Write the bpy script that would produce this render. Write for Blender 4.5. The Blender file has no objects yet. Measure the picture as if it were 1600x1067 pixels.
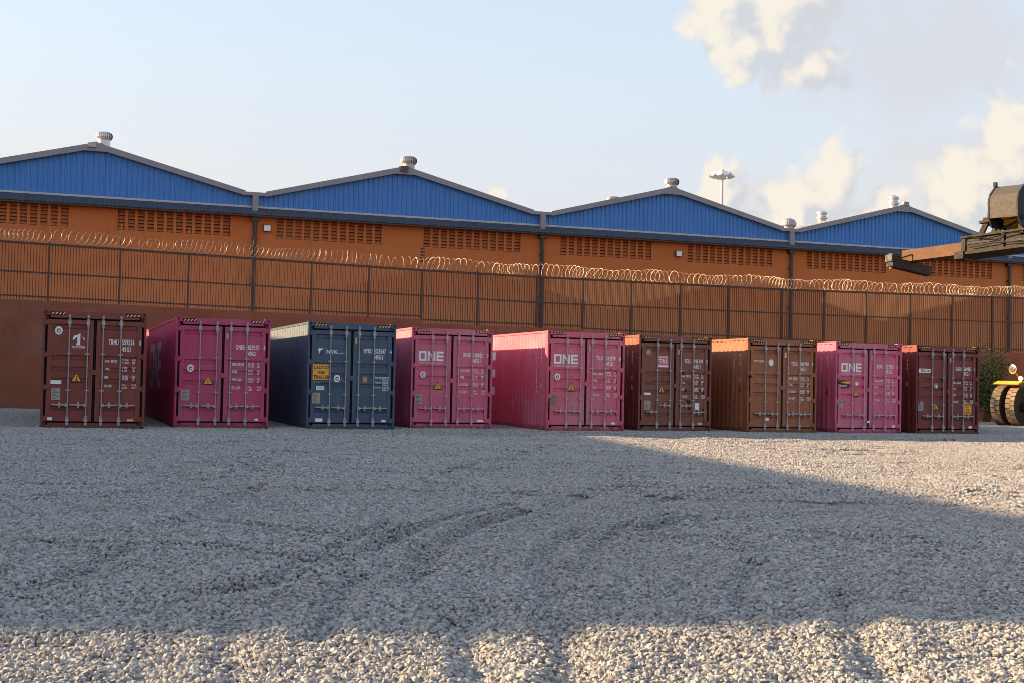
import bpy, math, random
import numpy as np
from mathutils import Matrix, Vector

random.seed(7)
RNG = np.random.default_rng(11)
SC = bpy.context.scene
COL = SC.collection
rad = math.radians

# ------------------------------------------------------------------ camera
# world: X runs along the warehouse front, Y away from the camera (depth), Z up
YAW, PITCH, ROLL, CAM_H = rad(19.3), 0.0323861, 0.0214603, 1.3319
cp, sp, cr, sr = math.cos(PITCH), math.sin(PITCH), math.cos(ROLL), math.sin(ROLL)
cy, sy = math.cos(YAW), math.sin(YAW)


def c2w(v):                     # camera-heading frame -> world
    x, y, z = v
    return Vector((x * cy + y * sy, -x * sy + y * cy, z))


def xz(x, d):                   # lateral / forward metres from the camera -> world x, y
    v = c2w((x, d, 0))
    return v.x, v.y


right = c2w((cr, -sp * sr, cp * sr))
up = c2w((-sr, -sp * cr, cp * cr))
fwd = c2w((0, cp, sp))
cam_d = bpy.data.cameras.new('camera')
cam = bpy.data.objects.new('camera', cam_d)
COL.objects.link(cam)
m = Matrix((right, up, -fwd)).transposed().to_4x4()
m.translation = Vector((0, 0, CAM_H))
cam.matrix_world = m
cam_d.sensor_width = 36.0
cam_d.lens = 2062.5 / 1600 * 36
cam_d.clip_start = 0.1
cam_d.clip_end = 3000
SC.camera = cam

# ------------------------------------------------------------------ light
SUN_A, SUN_E = rad(25.0), rad(17.3)
ldir = Vector((math.cos(SUN_A) * math.cos(SUN_E), -math.sin(SUN_A) * math.cos(SUN_E), -math.sin(SUN_E)))
sun_d = bpy.data.lights.new('sun', 'SUN')
sun_d.energy = 4.5
sun_d.angle = rad(0.53)
sun_d.color = (1.0, 0.67, 0.36)
sun = bpy.data.objects.new('sun', sun_d)
sun.rotation_euler = ldir.to_track_quat('-Z', 'Y').to_euler()
sun.location = (-40, 20, 40)
COL.objects.link(sun)
SKY_STRENGTH = 0.10
EXPOSURE = 1.68

SC.view_settings.view_transform = 'Standard'
SC.view_settings.look = 'None'
SC.view_settings.gamma = 1
SC.view_settings.use_curve_mapping = False
SC.view_settings.exposure = EXPOSURE
SC.cycles.max_bounces = 6
SC.cycles.diffuse_bounces = 3
SC.cycles.use_denoising = True
SC.cycles.filter_width = 0.9
SC.cycles.sample_clamp_indirect = 4.0
SC.cycles.use_adaptive_sampling = True
SC.cycles.adaptive_threshold = 0.008


class NT:
    """small helper round a node tree"""
    def __init__(self, t):
        self.t = t

    def n(self, typ, **kw):
        nd = self.t.nodes.new(typ)
        for k, v in kw.items():
            if k == 'i':
                for kk, vv in v.items():
                    if hasattr(vv, 'is_output') or isinstance(vv, bpy.types.NodeSocket):
                        self.t.links.new(vv, nd.inputs[kk])
                    else:
                        nd.inputs[kk].default_value = vv
            else:
                setattr(nd, k, v)
        return nd

    def math(self, op, a, b=0.0, c=None, clamp=False):
        nd = self.n('ShaderNodeMath', operation=op, use_clamp=clamp)
        for k, v in enumerate((a, b, c)):
            if v is None:
                continue
            if isinstance(v, bpy.types.NodeSocket):
                self.t.links.new(v, nd.inputs[k])
            else:
                nd.inputs[k].default_value = v
        return nd.outputs[0]

    def vmath(self, op, a, b=None):
        nd = self.n('ShaderNodeVectorMath', operation=op)
        for k, v in enumerate((a, b)):
            if v is None:
                continue
            if isinstance(v, bpy.types.NodeSocket):
                self.t.links.new(v, nd.inputs[k])
            else:
                nd.inputs[k].default_value = v
        return nd.outputs[0]

    def smooth(self, x, a, b, lo=0.0, hi=1.0):
        nd = self.n('ShaderNodeMapRange', interpolation_type='SMOOTHSTEP')
        self.t.links.new(x, nd.inputs[0])
        for k, v in ((1, a), (2, b), (3, lo), (4, hi)):
            nd.inputs[k].default_value = v
        return nd.outputs[0]

    def mix(self, f, a, b):
        nd = self.n('ShaderNodeMix', data_type='RGBA')
        for k, v in ((0, f), (6, a), (7, b)):
            if isinstance(v, bpy.types.NodeSocket):
                self.t.links.new(v, nd.inputs[k])
            elif k == 0:
                nd.inputs[k].default_value = v
            else:
                nd.inputs[k].default_value = (*v[:3], 1)
        return nd.outputs[2]

    def link(self, a, b):
        self.t.links.new(a, b)


# ------------------------------------------------------------------ sky with clouds
world = bpy.data.worlds.new('World')
SC.world = world
world.use_nodes = True
wt = world.node_tree
wt.nodes.clear()
W = NT(wt)
sky = W.n('ShaderNodeTexSky', sky_type='NISHITA')
sky.sun_disc = False
sky.sun_elevation = SUN_E
sky.sun_rotation = math.atan2(-ldir.x, -ldir.y)
sky.altitude = 10
sky.air_density = 1.0
sky.dust_density = 1.6
sky.ozone_density = 1.6

# cloud cover as a density field over azimuth and elevation (degrees)
cg = bpy.data.node_groups.new('cloud_density', 'ShaderNodeTree')
cg.interface.new_socket(name='Vector', in_out='INPUT', socket_type='NodeSocketVector')
cg.interface.new_socket(name='Density', in_out='OUTPUT', socket_type='NodeSocketFloat')
G = NT(cg)
gi = G.n('NodeGroupInput')
go = G.n('NodeGroupOutput')
sepn = G.n('ShaderNodeSeparateXYZ')
G.link(gi.outputs[0], sepn.inputs[0])
AZ, EL = sepn.outputs[0], sepn.outputs[1]
blobs = [  # azimuth, elevation, half width, half height, weight
    (28.0, 16.0, 1.9, 2.2, 1.1), (29.3, 14.5, 2.1, 1.9, 1.1), (30.8, 16.2, 2.6, 2.2, 1.0), (31.6, 13.4, 2.2, 1.2, .9),
    (28.1, 8.2, 1.25, 1.7, 1.05), (26.5, 7.4, 1.3, .8, .8), (32.9, 8.7, 1.5, 2.2, 1.1), (31.2, 7.6, 1.6, 1.9, 1.05), (29.8, 6.8, 1.6, 1.2, .9),
    (34.2, 7.2, 1.8, 1.7, .8), (38.6, 8.4, 2.2, 2.2, 1.05), (40.4, 10.2, 2.2, 2.3, 1.0), (42.5, 11.5, 3, 3, 1.0), (36.6, 6.5, 3.0, 1.2, .8),
    (18.55, 8.15, .45, .32, .7)]
rb = random.Random(5)
for k in range(16):
    blobs.append((55 + k * 17.5 + rb.uniform(-6, 6), rb.uniform(7, 17), rb.uniform(4, 9), rb.uniform(2, 4), .95))
acc = None
for a0, e0, ra, re, wgt in blobs:
    if a0 > 180:
        a0 -= 360
    dx = G.math('DIVIDE', G.math('SUBTRACT', AZ, a0), ra)
    dy = G.math('DIVIDE', G.math('SUBTRACT', EL, e0), re)
    d2 = G.math('ADD', G.math('MULTIPLY', dx, dx), G.math('MULTIPLY', dy, dy))
    v = G.math('MULTIPLY', G.math('SUBTRACT', 1.0, G.math('SQRT', d2)), wgt)
    acc = v if acc is None else G.n('ShaderNodeMath', operation='SMOOTH_MAX', i={0: acc, 1: v, 2: 0.25}).outputs[0]
nz = G.n('ShaderNodeTexNoise', noise_dimensions='2D', i={'Vector': gi.outputs[0], 'Scale': 0.42, 'Detail': 9.0, 'Roughness': 0.56})
nz2 = G.n('ShaderNodeTexNoise', noise_dimensions='2D', i={'Vector': gi.outputs[0], 'Scale': 0.16, 'Detail': 3.0})
vor = G.n('ShaderNodeTexVoronoi', voronoi_dimensions='2D', feature='SMOOTH_F1', i={'Vector': G.vmath('ADD', gi.outputs[0], G.vmath('MULTIPLY', nz.outputs['Color'], (1.6, 1.6, 0))), 'Scale': .95, 'Smoothness': .35})
puff = G.math('MULTIPLY', G.math('SUBTRACT', .42, vor.outputs['Distance']), .55)
nsum = G.math('ADD', puff, G.math('ADD', G.math('MULTIPLY', G.math('SUBTRACT', nz.outputs[0], .5), 1.0),
              G.math('MULTIPLY', G.math('SUBTRACT', nz2.outputs[0], .5), .5)))
G.link(G.math('ADD', G.math('MAXIMUM', acc, -1.5), nsum), go.inputs[0])

tc = W.n('ShaderNodeTexCoord')
sep = W.n('ShaderNodeSeparateXYZ')
W.link(W.vmath('NORMALIZE', tc.outputs['Generated']), sep.inputs[0])
az = W.math('MULTIPLY', W.math('ARCTAN2', sep.outputs[0], sep.outputs[1]), 180 / math.pi)
el = W.math('MULTIPLY', W.math('ARCSINE', sep.outputs[2]), 180 / math.pi)
cmb = W.n('ShaderNodeCombineXYZ', i={0: az, 1: el})


def dens(vec):
    nd = W.n('ShaderNodeGroup')
    nd.node_tree = cg
    W.link(vec, nd.inputs[0])
    return nd.outputs[0]


d0 = dens(cmb.outputs[0])
d1 = dens(W.vmath('ADD', cmb.outputs[0], (-0.95, 0.55, 0)))
cover = W.math('MULTIPLY', W.smooth(d0, -0.06, 0.38), W.smooth(el, 2.0, 6.0, .55, 1.0))
bil = W.n('ShaderNodeTexNoise', noise_dimensions='2D', i={'Vector': cmb.outputs[0], 'Scale': 1.1, 'Detail': 8.0, 'Roughness': .6})
lit = W.smooth(W.math('ADD', W.math('SUBTRACT', d0, d1), W.math('MULTIPLY', W.math('SUBTRACT', bil.outputs[0], .5), 1.1)), -0.38, 0.46)
thick = W.smooth(d0, 0.15, 1.1)
lit2 = W.math('MULTIPLY', lit, W.smooth(el, 16.0, 24.0, 1.0, .75))
CW, CGR = (0.304, 0.279, 0.238), (0.206, 0.212, 0.226)     # sunlit cream, soft grey
ccol = W.mix(lit2, CGR, CW)
SKYGAIN = SKY_STRENGTH
# broad thin veils of cloud
vn = W.n('ShaderNodeTexNoise', noise_dimensions='2D', i={'Vector': cmb.outputs[0], 'Scale': 0.20, 'Detail': 7.0, 'Roughness': .58})
thin = None
for a0, e0, ra, re in ((36.5, 13.4, 9.5, 4.2), (40.0, 9.0, 9.0, 3.5), (31.0, 7.0, 7.0, 2.6), (-75, 14, 22, 5), (120, 15, 25, 6), (-150, 17, 25, 6)):
    dx = W.math('DIVIDE', W.math('SUBTRACT', az, a0), ra)
    dy = W.math('DIVIDE', W.math('SUBTRACT', el, e0), re)
    v_ = W.math('SUBTRACT', 1.0, W.math('SQRT', W.math('ADD', W.math('MULTIPLY', dx, dx), W.math('MULTIPLY', dy, dy))))
    thin = v_ if thin is None else W.math('MAXIMUM', thin, v_)
thin = W.smooth(W.math('ADD', thin, W.math('MULTIPLY', W.math('SUBTRACT', vn.outputs[0], .5), 1.5)), -.05, .75, 0, .85)
# thin veil of moisture low over the horizon, warmer towards the sun
warm = W.smooth(az, -14.0, 34.0, 1.0, 0.0)
veilc = W.mix(W.smooth(el, 4.0, 20.0), W.mix(warm, (0.230, 0.236, 0.250), (0.262, 0.247, 0.230)), (0.250, 0.266, 0.286))
veil = W.smooth(el, 3.0, 26.0, 0.94, 0.45)
base = W.mix(veil, W.vmath('MULTIPLY', sky.outputs[0], (SKYGAIN,) * 3), veilc)
skyc = W.mix(W.math('MULTIPLY', cover, .90), W.mix(thin, base, W.mix(W.smooth(el, 6.0, 13.0), (0.250, 0.244, 0.238), (0.218, 0.224, 0.238))), ccol)
bg = W.n('ShaderNodeBackground')
# the sky texture is scaled by SKY_STRENGTH before the clouds are laid over it
W.link(W.vmath('MULTIPLY', skyc, (1 / SKYGAIN,) * 3), bg.inputs[0])
bg.inputs[1].default_value = SKY_STRENGTH
wo = W.n('ShaderNodeOutputWorld')
W.link(bg.outputs[0], wo.inputs[0])


# ------------------------------------------------------------------ materials
def new_mat(name):
    mt = bpy.data.materials.new(name)
    mt.use_nodes = True
    t = mt.node_tree
    return mt, NT(t), t.nodes['Principled BSDF']


def mat(name, col, rough=.6, metal=0.0, var=.18, scale=2.0, bump=0.0, bscale=30.0, dirt=0.0, dirtcol=(.12, .09, .07),
        dscale=(1.2, 1.2, .35), rust=0.0, rustcol=(.10, .035, .015), rscale=7.0, spec=.5, fade=0.0, seed=0.0, low=None):
    mt, T, b = new_mat(name)
    tcn = T.n('ShaderNodeTexCoord')
    v = T.vmath('ADD', tcn.outputs['Object'], (seed * 13.7, seed * 7.3, seed * 3.1))
    n1 = T.n('ShaderNodeTexNoise', i={'Vector': v, 'Scale': scale, 'Detail': 6.0, 'Roughness': .6})
    c = T.mix(n1.outputs[0], tuple(x * (1 - var) for x in col), tuple(min(1, x * (1 + var)) for x in col))
    if fade:
        nf = T.n('ShaderNodeTexNoise', i={'Vector': T.vmath('MULTIPLY', v, (.7, .7, .9)), 'Scale': 1.0, 'Detail': 4.0})
        g = sum(col) / 3
        c = T.mix(T.smooth(nf.outputs[0], .42, .75, 0, fade), c, tuple(.55 * x + .45 * (g + .10) for x in col))
    if dirt:
        nd = T.n('ShaderNodeTexNoise', i={'Vector': T.vmath('MULTIPLY', v, dscale), 'Scale': 3.0, 'Detail': 7.0, 'Roughness': .65})
        c = T.mix(T.smooth(nd.outputs[0], .48, .78, 0, dirt), c, dirtcol)
    if rust:
        nr = T.n('ShaderNodeTexNoise', i={'Vector': v, 'Scale': rscale, 'Detail': 8.0, 'Roughness': .68})
        f = T.smooth(nr.outputs[0], .66 - .16 * rust, .74 - .1 * rust)
        c = T.mix(f, c, rustcol)
    if low is not None:      # ragged low tint: splashed dust and rust on containers, paler tone on plaster
        h, amt, lc = low
        sz = T.n('ShaderNodeSeparateXYZ')
        T.link(tcn.outputs['Object'], sz.inputs[0])
        nl = T.n('ShaderNodeTexNoise', i={'Vector': v, 'Scale': 6.0, 'Detail': 6.0})
        zz = T.math('ADD', sz.outputs[2], T.math('MULTIPLY', T.math('SUBTRACT', nl.outputs[0], .5), min(h * 2.2, .9)))
        c = T.mix(T.smooth(zz, 0.0, h, amt, 0), c, lc)
    T.link(c, b.inputs['Base Color'])
    nr2 = T.n('ShaderNodeTexNoise', i={'Vector': v, 'Scale': scale * 4, 'Detail': 3.0})
    T.link(T.smooth(nr2.outputs[0], .3, .7, max(.05, rough - .1), min(1, rough + .12)), b.inputs['Roughness'])
    b.inputs['Metallic'].default_value = metal
    b.inputs['Specular IOR Level'].default_value = spec
    if bump:
        nb = T.n('ShaderNodeTexNoise', i={'Vector': v, 'Scale': bscale, 'Detail': 5.0})
        bp = T.n('ShaderNodeBump', i={'Strength': bump, 'Distance': .02, 'Height': nb.outputs[0]})
        T.link(bp.outputs[0], b.inputs['Normal'])
    return mt


M = {}
M['black'] = mat('black_rubber', (.012, .012, .013), .85, spec=.15)
M['hole'] = mat('dark_opening', (.006, .006, .006), .95)
M['galv'] = mat('galvanised_steel', (.34, .33, .33), .5, .35, var=.25, scale=9, rust=.12)
M['white'] = mat('white_print', (.82, .80, .80), .6, var=.12, scale=14)
M['faded'] = mat('faded_side_print', (.42, .31, .36), .7, var=.2, scale=8, dirt=.4, dirtcol=(.3, .12, .18))
M['blackprint'] = mat('black_print', (.02, .018, .016), .6)
M['yellow'] = mat('yellow_sticker', (.82, .38, .035), .55, var=.15, scale=10, rust=.1)
M['hazard'] = mat('hazard_stripe', (.78, .50, .24), .5, var=.2, scale=12)
M['plate'] = mat('data_plate', (.36, .31, .26), .5, .2, var=.25, scale=14)
M['olive'] = mat('olive_plate', (.24, .20, .11), .6, var=.25, scale=14)
M['grey_sticker'] = mat('grey_sticker', (.30, .30, .31), .6)
M['red_sign'] = mat('faded_red_sign', (.60, .17, .22), .6, var=.3, scale=7)
M['grey_print'] = mat('grey_print', (.10, .10, .11), .6)

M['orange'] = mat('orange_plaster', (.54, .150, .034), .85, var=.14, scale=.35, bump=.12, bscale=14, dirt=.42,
                  dirtcol=(.30, .085, .026), dscale=(.7, .7, .10), low=(9.0, .95, (.72, .295, .120)))  # plaster grows paler towards the bottom
M['slat'] = mat('orange_louvre_paint', (.44, .125, .036), .85, var=.2, scale=3, dirt=.5, dirtcol=(.24, .075, .03), seed=4)
M['wallred'] = mat('red_brown_plaster', (.285, .094, .048), .9, var=.20, scale=.8, bump=.25, bscale=10, dirt=.55,
                   dirtcol=(.15, .052, .034), dscale=(.35, .35, .25), fade=.35)
M['blue'] = mat('blue_cladding', (.050, .215, .57), .48, var=.10, scale=.6, dirt=.16, dirtcol=(.04, .13, .36), dscale=(2.5, 2.5, .1))
M['barge'] = mat('grey_flashing', (.25, .25, .28), .5, .1, var=.15, scale=1.5, dirt=.3, dirtcol=(.2, .17, .15), dscale=(.8, .8, .8))
M['flash'] = mat('pale_flashing', (.45, .43, .44), .5, .1, var=.15, scale=2, dirt=.3, dirtcol=(.25, .2, .17))
M['awning'] = mat('slate_sheet', (.060, .080, .115), .42, .15, var=.15, scale=1)
M['soffit'] = mat('soffit_board', (.11, .065, .045), .8)
M['pipe'] = mat('dark_pipe', (.045, .043, .045), .45, .2)
M['roof'] = mat('grey_roof_sheet', (.32, .33, .35), .5, .3)
M['inside'] = mat('warehouse_inside', (.10, .04, .02), .9)
M['fence'] = mat('dark_steel_fence', (.070, .040, .028), .55, .1, var=.25, scale=3, rust=.3)
M['razor'] = mat('galvanised_razor_wire', (.36, .27, .20), .5, .3, var=.1)
M['rod'] = mat('rusty_rod', (.05, .020, .012), .7)
M['vent'] = mat('aluminium_vent', (.42, .40, .38), .45, .7, var=.25, scale=5, dirt=.5, dirtcol=(.15, .12, .10))
M['ventnew'] = mat('bright_vent', (.55, .55, .55), .35, .7, var=.1, scale=5)
M['lampglass'] = mat('lamp_lens', (.80, .80, .78), .25)
M['lampbody'] = mat('lamp_body', (.09, .065, .05), .6)
M['mast'] = mat('mast_paint', (.62, .62, .60), .5)
M['rs_yellow'] = mat('yellow_machine_paint', (.78, .43, .015), .4, dirt=.3, dirtcol=(.3, .18, .05))
M['rs_head'] = mat('worn_boom_head_paint', (.072, .067, .063), .65, 0, spec=.3, var=.25, scale=2, rust=.2, dirt=.4, dirtcol=(.075, .052, .040), dscale=(1, 1, 1))
M['rs_grey'] = mat('grey_machine_paint', (.034, .031, .029), .78, 0, spec=.2, var=.2, scale=2.5, dirt=.5, dirtcol=(.062, .052, .045), rust=.1, dscale=(1, 1, 1))
M['rs_dark'] = mat('charcoal_machine_paint', (.030, .031, .036), .65, 0, spec=.2)
M['rs_rust'] = mat('worn_rusty_steel', (.115, .064, .038), .8, 0, spec=.2, var=.35, scale=2.2, rust=.55, rustcol=(.14, .055, .025), dirt=.5, dirtcol=(.17, .15, .12), dscale=(1, 1, 1))
M['hyd'] = mat('chrome_hydraulic', (.6, .6, .6), .25, .9)
M['brass'] = mat('brass_fitting', (.5, .35, .13), .35, .8)
M['tyre'] = mat('dusty_tyre', (.25, .185, .125), .9, var=.25, scale=5, bump=.3, dirt=.4, dirtcol=(.12, .09, .07), dscale=(2, 2, 2))
M['tyre_side'] = mat('tyre_sidewall', (.05, .038, .028), .85, var=.3, scale=4)
M['rim'] = mat('dusty_rim', (.07, .05, .035), .7)
M['mirror'] = mat('mirror_glass', (.75, .78, .85), .08, .9)
M['leaf'] = mat('green_leaf', (.10, .145, .045), .6, var=.5, scale=3)
M['leaf2'] = mat('dry_leaf', (.17, .14, .065), .7, var=.4, scale=3)
M['stem'] = mat('woody_stem', (.10, .07, .045), .85)
M['shed'] = mat('grey_shed_sheet', (.30, .30, .31), .6, .1)
M['shed_door'] = mat('blue_shed_door', (.05, .09, .16), .6)


def gravel_mat(name, stones):
    mt, T, b = new_mat(name)
    if stones:
        oi = T.n('ShaderNodeObjectInfo')
        at = T.n('ShaderNodeAttribute', attribute_name='tint')
        f = T.math('FRACT', T.math('ADD', oi.outputs['Random'], T.math('MULTIPLY', at.outputs['Fac'], 3.7)))
    else:
        g = T.n('ShaderNodeNewGeometry')
        vo = T.n('ShaderNodeTexVoronoi', i={'Vector': g.outputs['Position'], 'Scale': 24.0})
        sx = T.n('ShaderNodeSeparateColor')
        T.link(vo.outputs['Color'], sx.inputs[0])
        f = sx.outputs[0]
    r = T.n('ShaderNodeValToRGB')
    els = r.color_ramp.elements
    els[0].position, els[0].color = 0.0, (0.154, 0.154, 0.156, 1)
    els[1].position, els[1].color = 1.0, (0.524, 0.499, 0.464, 1)
    for p_, c_ in ((.22, (0.299, 0.299, 0.302, 1)), (.55, (0.385, 0.383, 0.381, 1)), (.72, (0.399, 0.369, 0.333, 1)), (.88, (0.456, 0.450, 0.440, 1))):
        e = els.new(p_)
        e.color = c_
    T.link(f, r.inputs[0])
    g2 = T.n('ShaderNodeNewGeometry')
    nb = T.n('ShaderNodeTexNoise', i={'Vector': g2.outputs['Position'], 'Scale': .35, 'Detail': 4.0})
    c = T.mix(T.smooth(nb.outputs[0], .35, .7, 0, .30), r.outputs[0], (.30, .285, .265))
    nf = T.n('ShaderNodeTexNoise', i={'Vector': g2.outputs['Position'], 'Scale': 70.0, 'Detail': 3.0})
    c = T.mix(T.smooth(nf.outputs[0], .35, .7, 0, .25), c, (.17, .165, .16))
    T.link(c, b.inputs['Base Color'])
    if not stones:
        c = T.mix(.55, c, (.10, .095, .09))  # bed darkened: shade of the gaps between stones put into its colour
        T.link(c, b.inputs['Base Color'])
    b.inputs['Roughness'].default_value = .9
    b.inputs['Specular IOR Level'].default_value = .25
    if not stones:
        bp = T.n('ShaderNodeBump', i={'Strength': .9, 'Distance': .03, 'Height': vo.outputs['Distance']})
        bp.invert = True
        T.link(bp.outputs[0], b.inputs['Normal'])
    return mt


M['stone'] = gravel_mat('gravel_stone', True)
M['ground'] = gravel_mat('gravel_bed', False)


# ------------------------------------------------------------------ mesh helpers
class MB:
    def __init__(self):
        self.v, self.f = [], []

    def add(self, vs, fs):
        o = len(self.v)
        self.v += [tuple(x) for x in vs]
        self.f += [tuple(i + o for i in f) for f in fs]
        return self

    def box(self, x0, x1, y0, y1, z0, z1):
        vs = [(x, y, z) for z in (z0, z1) for y in (y0, y1) for x in (x0, x1)]
        return self.add(vs, [(0, 2, 3, 1), (4, 5, 7, 6), (0, 1, 5, 4), (2, 6, 7, 3), (0, 4, 6, 2), (1, 3, 7, 5)])

    def beam(self, a, b, w, h, upv=(0, 0, 1)):
        a, b = Vector(a), Vector(b)
        d = (b - a).normalized()
        s = d.cross(Vector(upv))
        if s.length < 1e-5:
            s = d.cross(Vector((1, 0, 0)))
        s.normalize()
        u = s.cross(d)
        vs = [p + s * (i * w / 2) + u * (j * h / 2) for p in (a, b) for j in (-1, 1) for i in (-1, 1)]
        return self.add(vs, [(0, 1, 3, 2), (4, 6, 7, 5), (0, 4, 5, 1), (2, 3, 7, 6), (0, 2, 6, 4), (1, 5, 7, 3)])

    def tube(self, pts, r, n=6, cap=True):
        pts = [Vector(p) for p in pts]
        rs = r if isinstance(r, (list, tuple)) else [r] * len(pts)
        rings = []
        prev = None
        for k, p in enumerate(pts):
            d = (pts[min(k + 1, len(pts) - 1)] - pts[max(k - 1, 0)]).normalized()
            if prev is None:
                ref = Vector((0, 0, 1)) if abs(d.z) < .9 else Vector((1, 0, 0))
                s = d.cross(ref).normalized()
            else:
                s = (prev - d * prev.dot(d)).normalized()
            prev = s
            u = s.cross(d)
            rings.append([p + (s * math.cos(2 * math.pi * i / n) + u * math.sin(2 * math.pi * i / n)) * rs[k] for i in range(n)])
        vs = [q for rg in rings for q in rg]
        fs = []
        for k in range(len(pts) - 1):
            for i in range(n):
                j = (i + 1) % n
                fs.append((k * n + i, k * n + j, (k + 1) * n + j, (k + 1) * n + i))
        if cap:
            fs.append(tuple(range(n)))
            fs.append(tuple((len(pts) - 1) * n + i for i in reversed(range(n))))
        return self.add(vs, fs)

    def lathe(self, prof, c=(0, 0, 0), axis=(0, 0, 1), n=20, cap=True):
        ax = Vector(axis).normalized()
        s = ax.orthogonal().normalized()
        u = ax.cross(s)
        c = Vector(c)
        vs, fs = [], []
        for r, h in prof:
            vs += [c + ax * h + (s * math.cos(2 * math.pi * i / n) + u * math.sin(2 * math.pi * i / n)) * r for i in range(n)]
        for k in range(len(prof) - 1):
            for i in range(n):
                j = (i + 1) % n
                fs.append((k * n + i, k * n + j, (k + 1) * n + j, (k + 1) * n + i))
        if cap:
            fs.append(tuple(reversed(range(n))))
            fs.append(tuple((len(prof) - 1) * n + i for i in range(n)))
        return self.add(vs, fs)

    def extrude(self, poly, vec):
        vec = Vector(vec)
        n = len(poly)
        vs = [Vector(p) for p in poly] + [Vector(p) + vec for p in poly]
        fs = [tuple(range(n)), tuple(reversed(range(n, 2 * n)))]
        fs += [(i, n + i, n + (i + 1) % n, (i + 1) % n) for i in range(n)]
        return self.add(vs, fs)

    def mesh(self, name):
        me = bpy.data.meshes.new(name)
        me.from_pydata(self.v, [], self.f)
        me.update()
        return me


def fix_normals(me):
    import bmesh
    b = bmesh.new()
    b.from_mesh(me)
    bmesh.ops.recalc_face_normals(b, faces=b.faces)
    b.to_mesh(me)
    b.free()


def obj(name, me, mt=None, parent=None, loc=None, rot=None):
    if isinstance(me, MB):
        me = me.mesh(name)
        fix_normals(me)
    o = bpy.data.objects.new(name, me)
    COL.objects.link(o)
    if mt is not None:
        if not me.materials:
            me.materials.append(mt)
        elif me.materials[0] != mt:
            o.material_slots[0].link = 'OBJECT'
            o.material_slots[0].material = mt
    if parent is not None:
        o.parent = parent
    if loc is not None:
        o.location = loc
    if rot is not None:
        o.rotation_euler = rot
    return o


def tag(o, label=None, cat=None, group=None, kind=None):
    if label:
        o['label'] = label
    if cat:
        o['category'] = cat
    if group:
        o['group'] = group
    if kind:
        o['kind'] = kind
    return o


def empty(name, loc=(0, 0, 0), rz=0.0):
    o = bpy.data.objects.new(name, None)
    o.empty_display_size = .3
    o.location = loc
    o.rotation_euler = (0, 0, rz)
    COL.objects.link(o)
    return o


# ------------------------------------------------------------------ ground
def vnoise(x, y, seed):
    xi, yi = np.floor(x).astype(int), np.floor(y).astype(int)
    fx, fy = x - xi, y - yi
    fx, fy = fx * fx * (3 - 2 * fx), fy * fy * (3 - 2 * fy)

    def h(a, b):
        n = (a * 374761393 + b * 668265263 + seed * 974711) & 0x7fffffff
        n = ((n ^ (n >> 13)) * 1274126177) & 0x7fffffff
        return ((n ^ (n >> 16)) & 0xffff) / 65535.0
    return (h(xi, yi) * (1 - fx) + h(xi + 1, yi) * fx) * (1 - fy) + (h(xi, yi + 1) * (1 - fx) + h(xi + 1, yi + 1) * fx) * fy - .5


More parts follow.
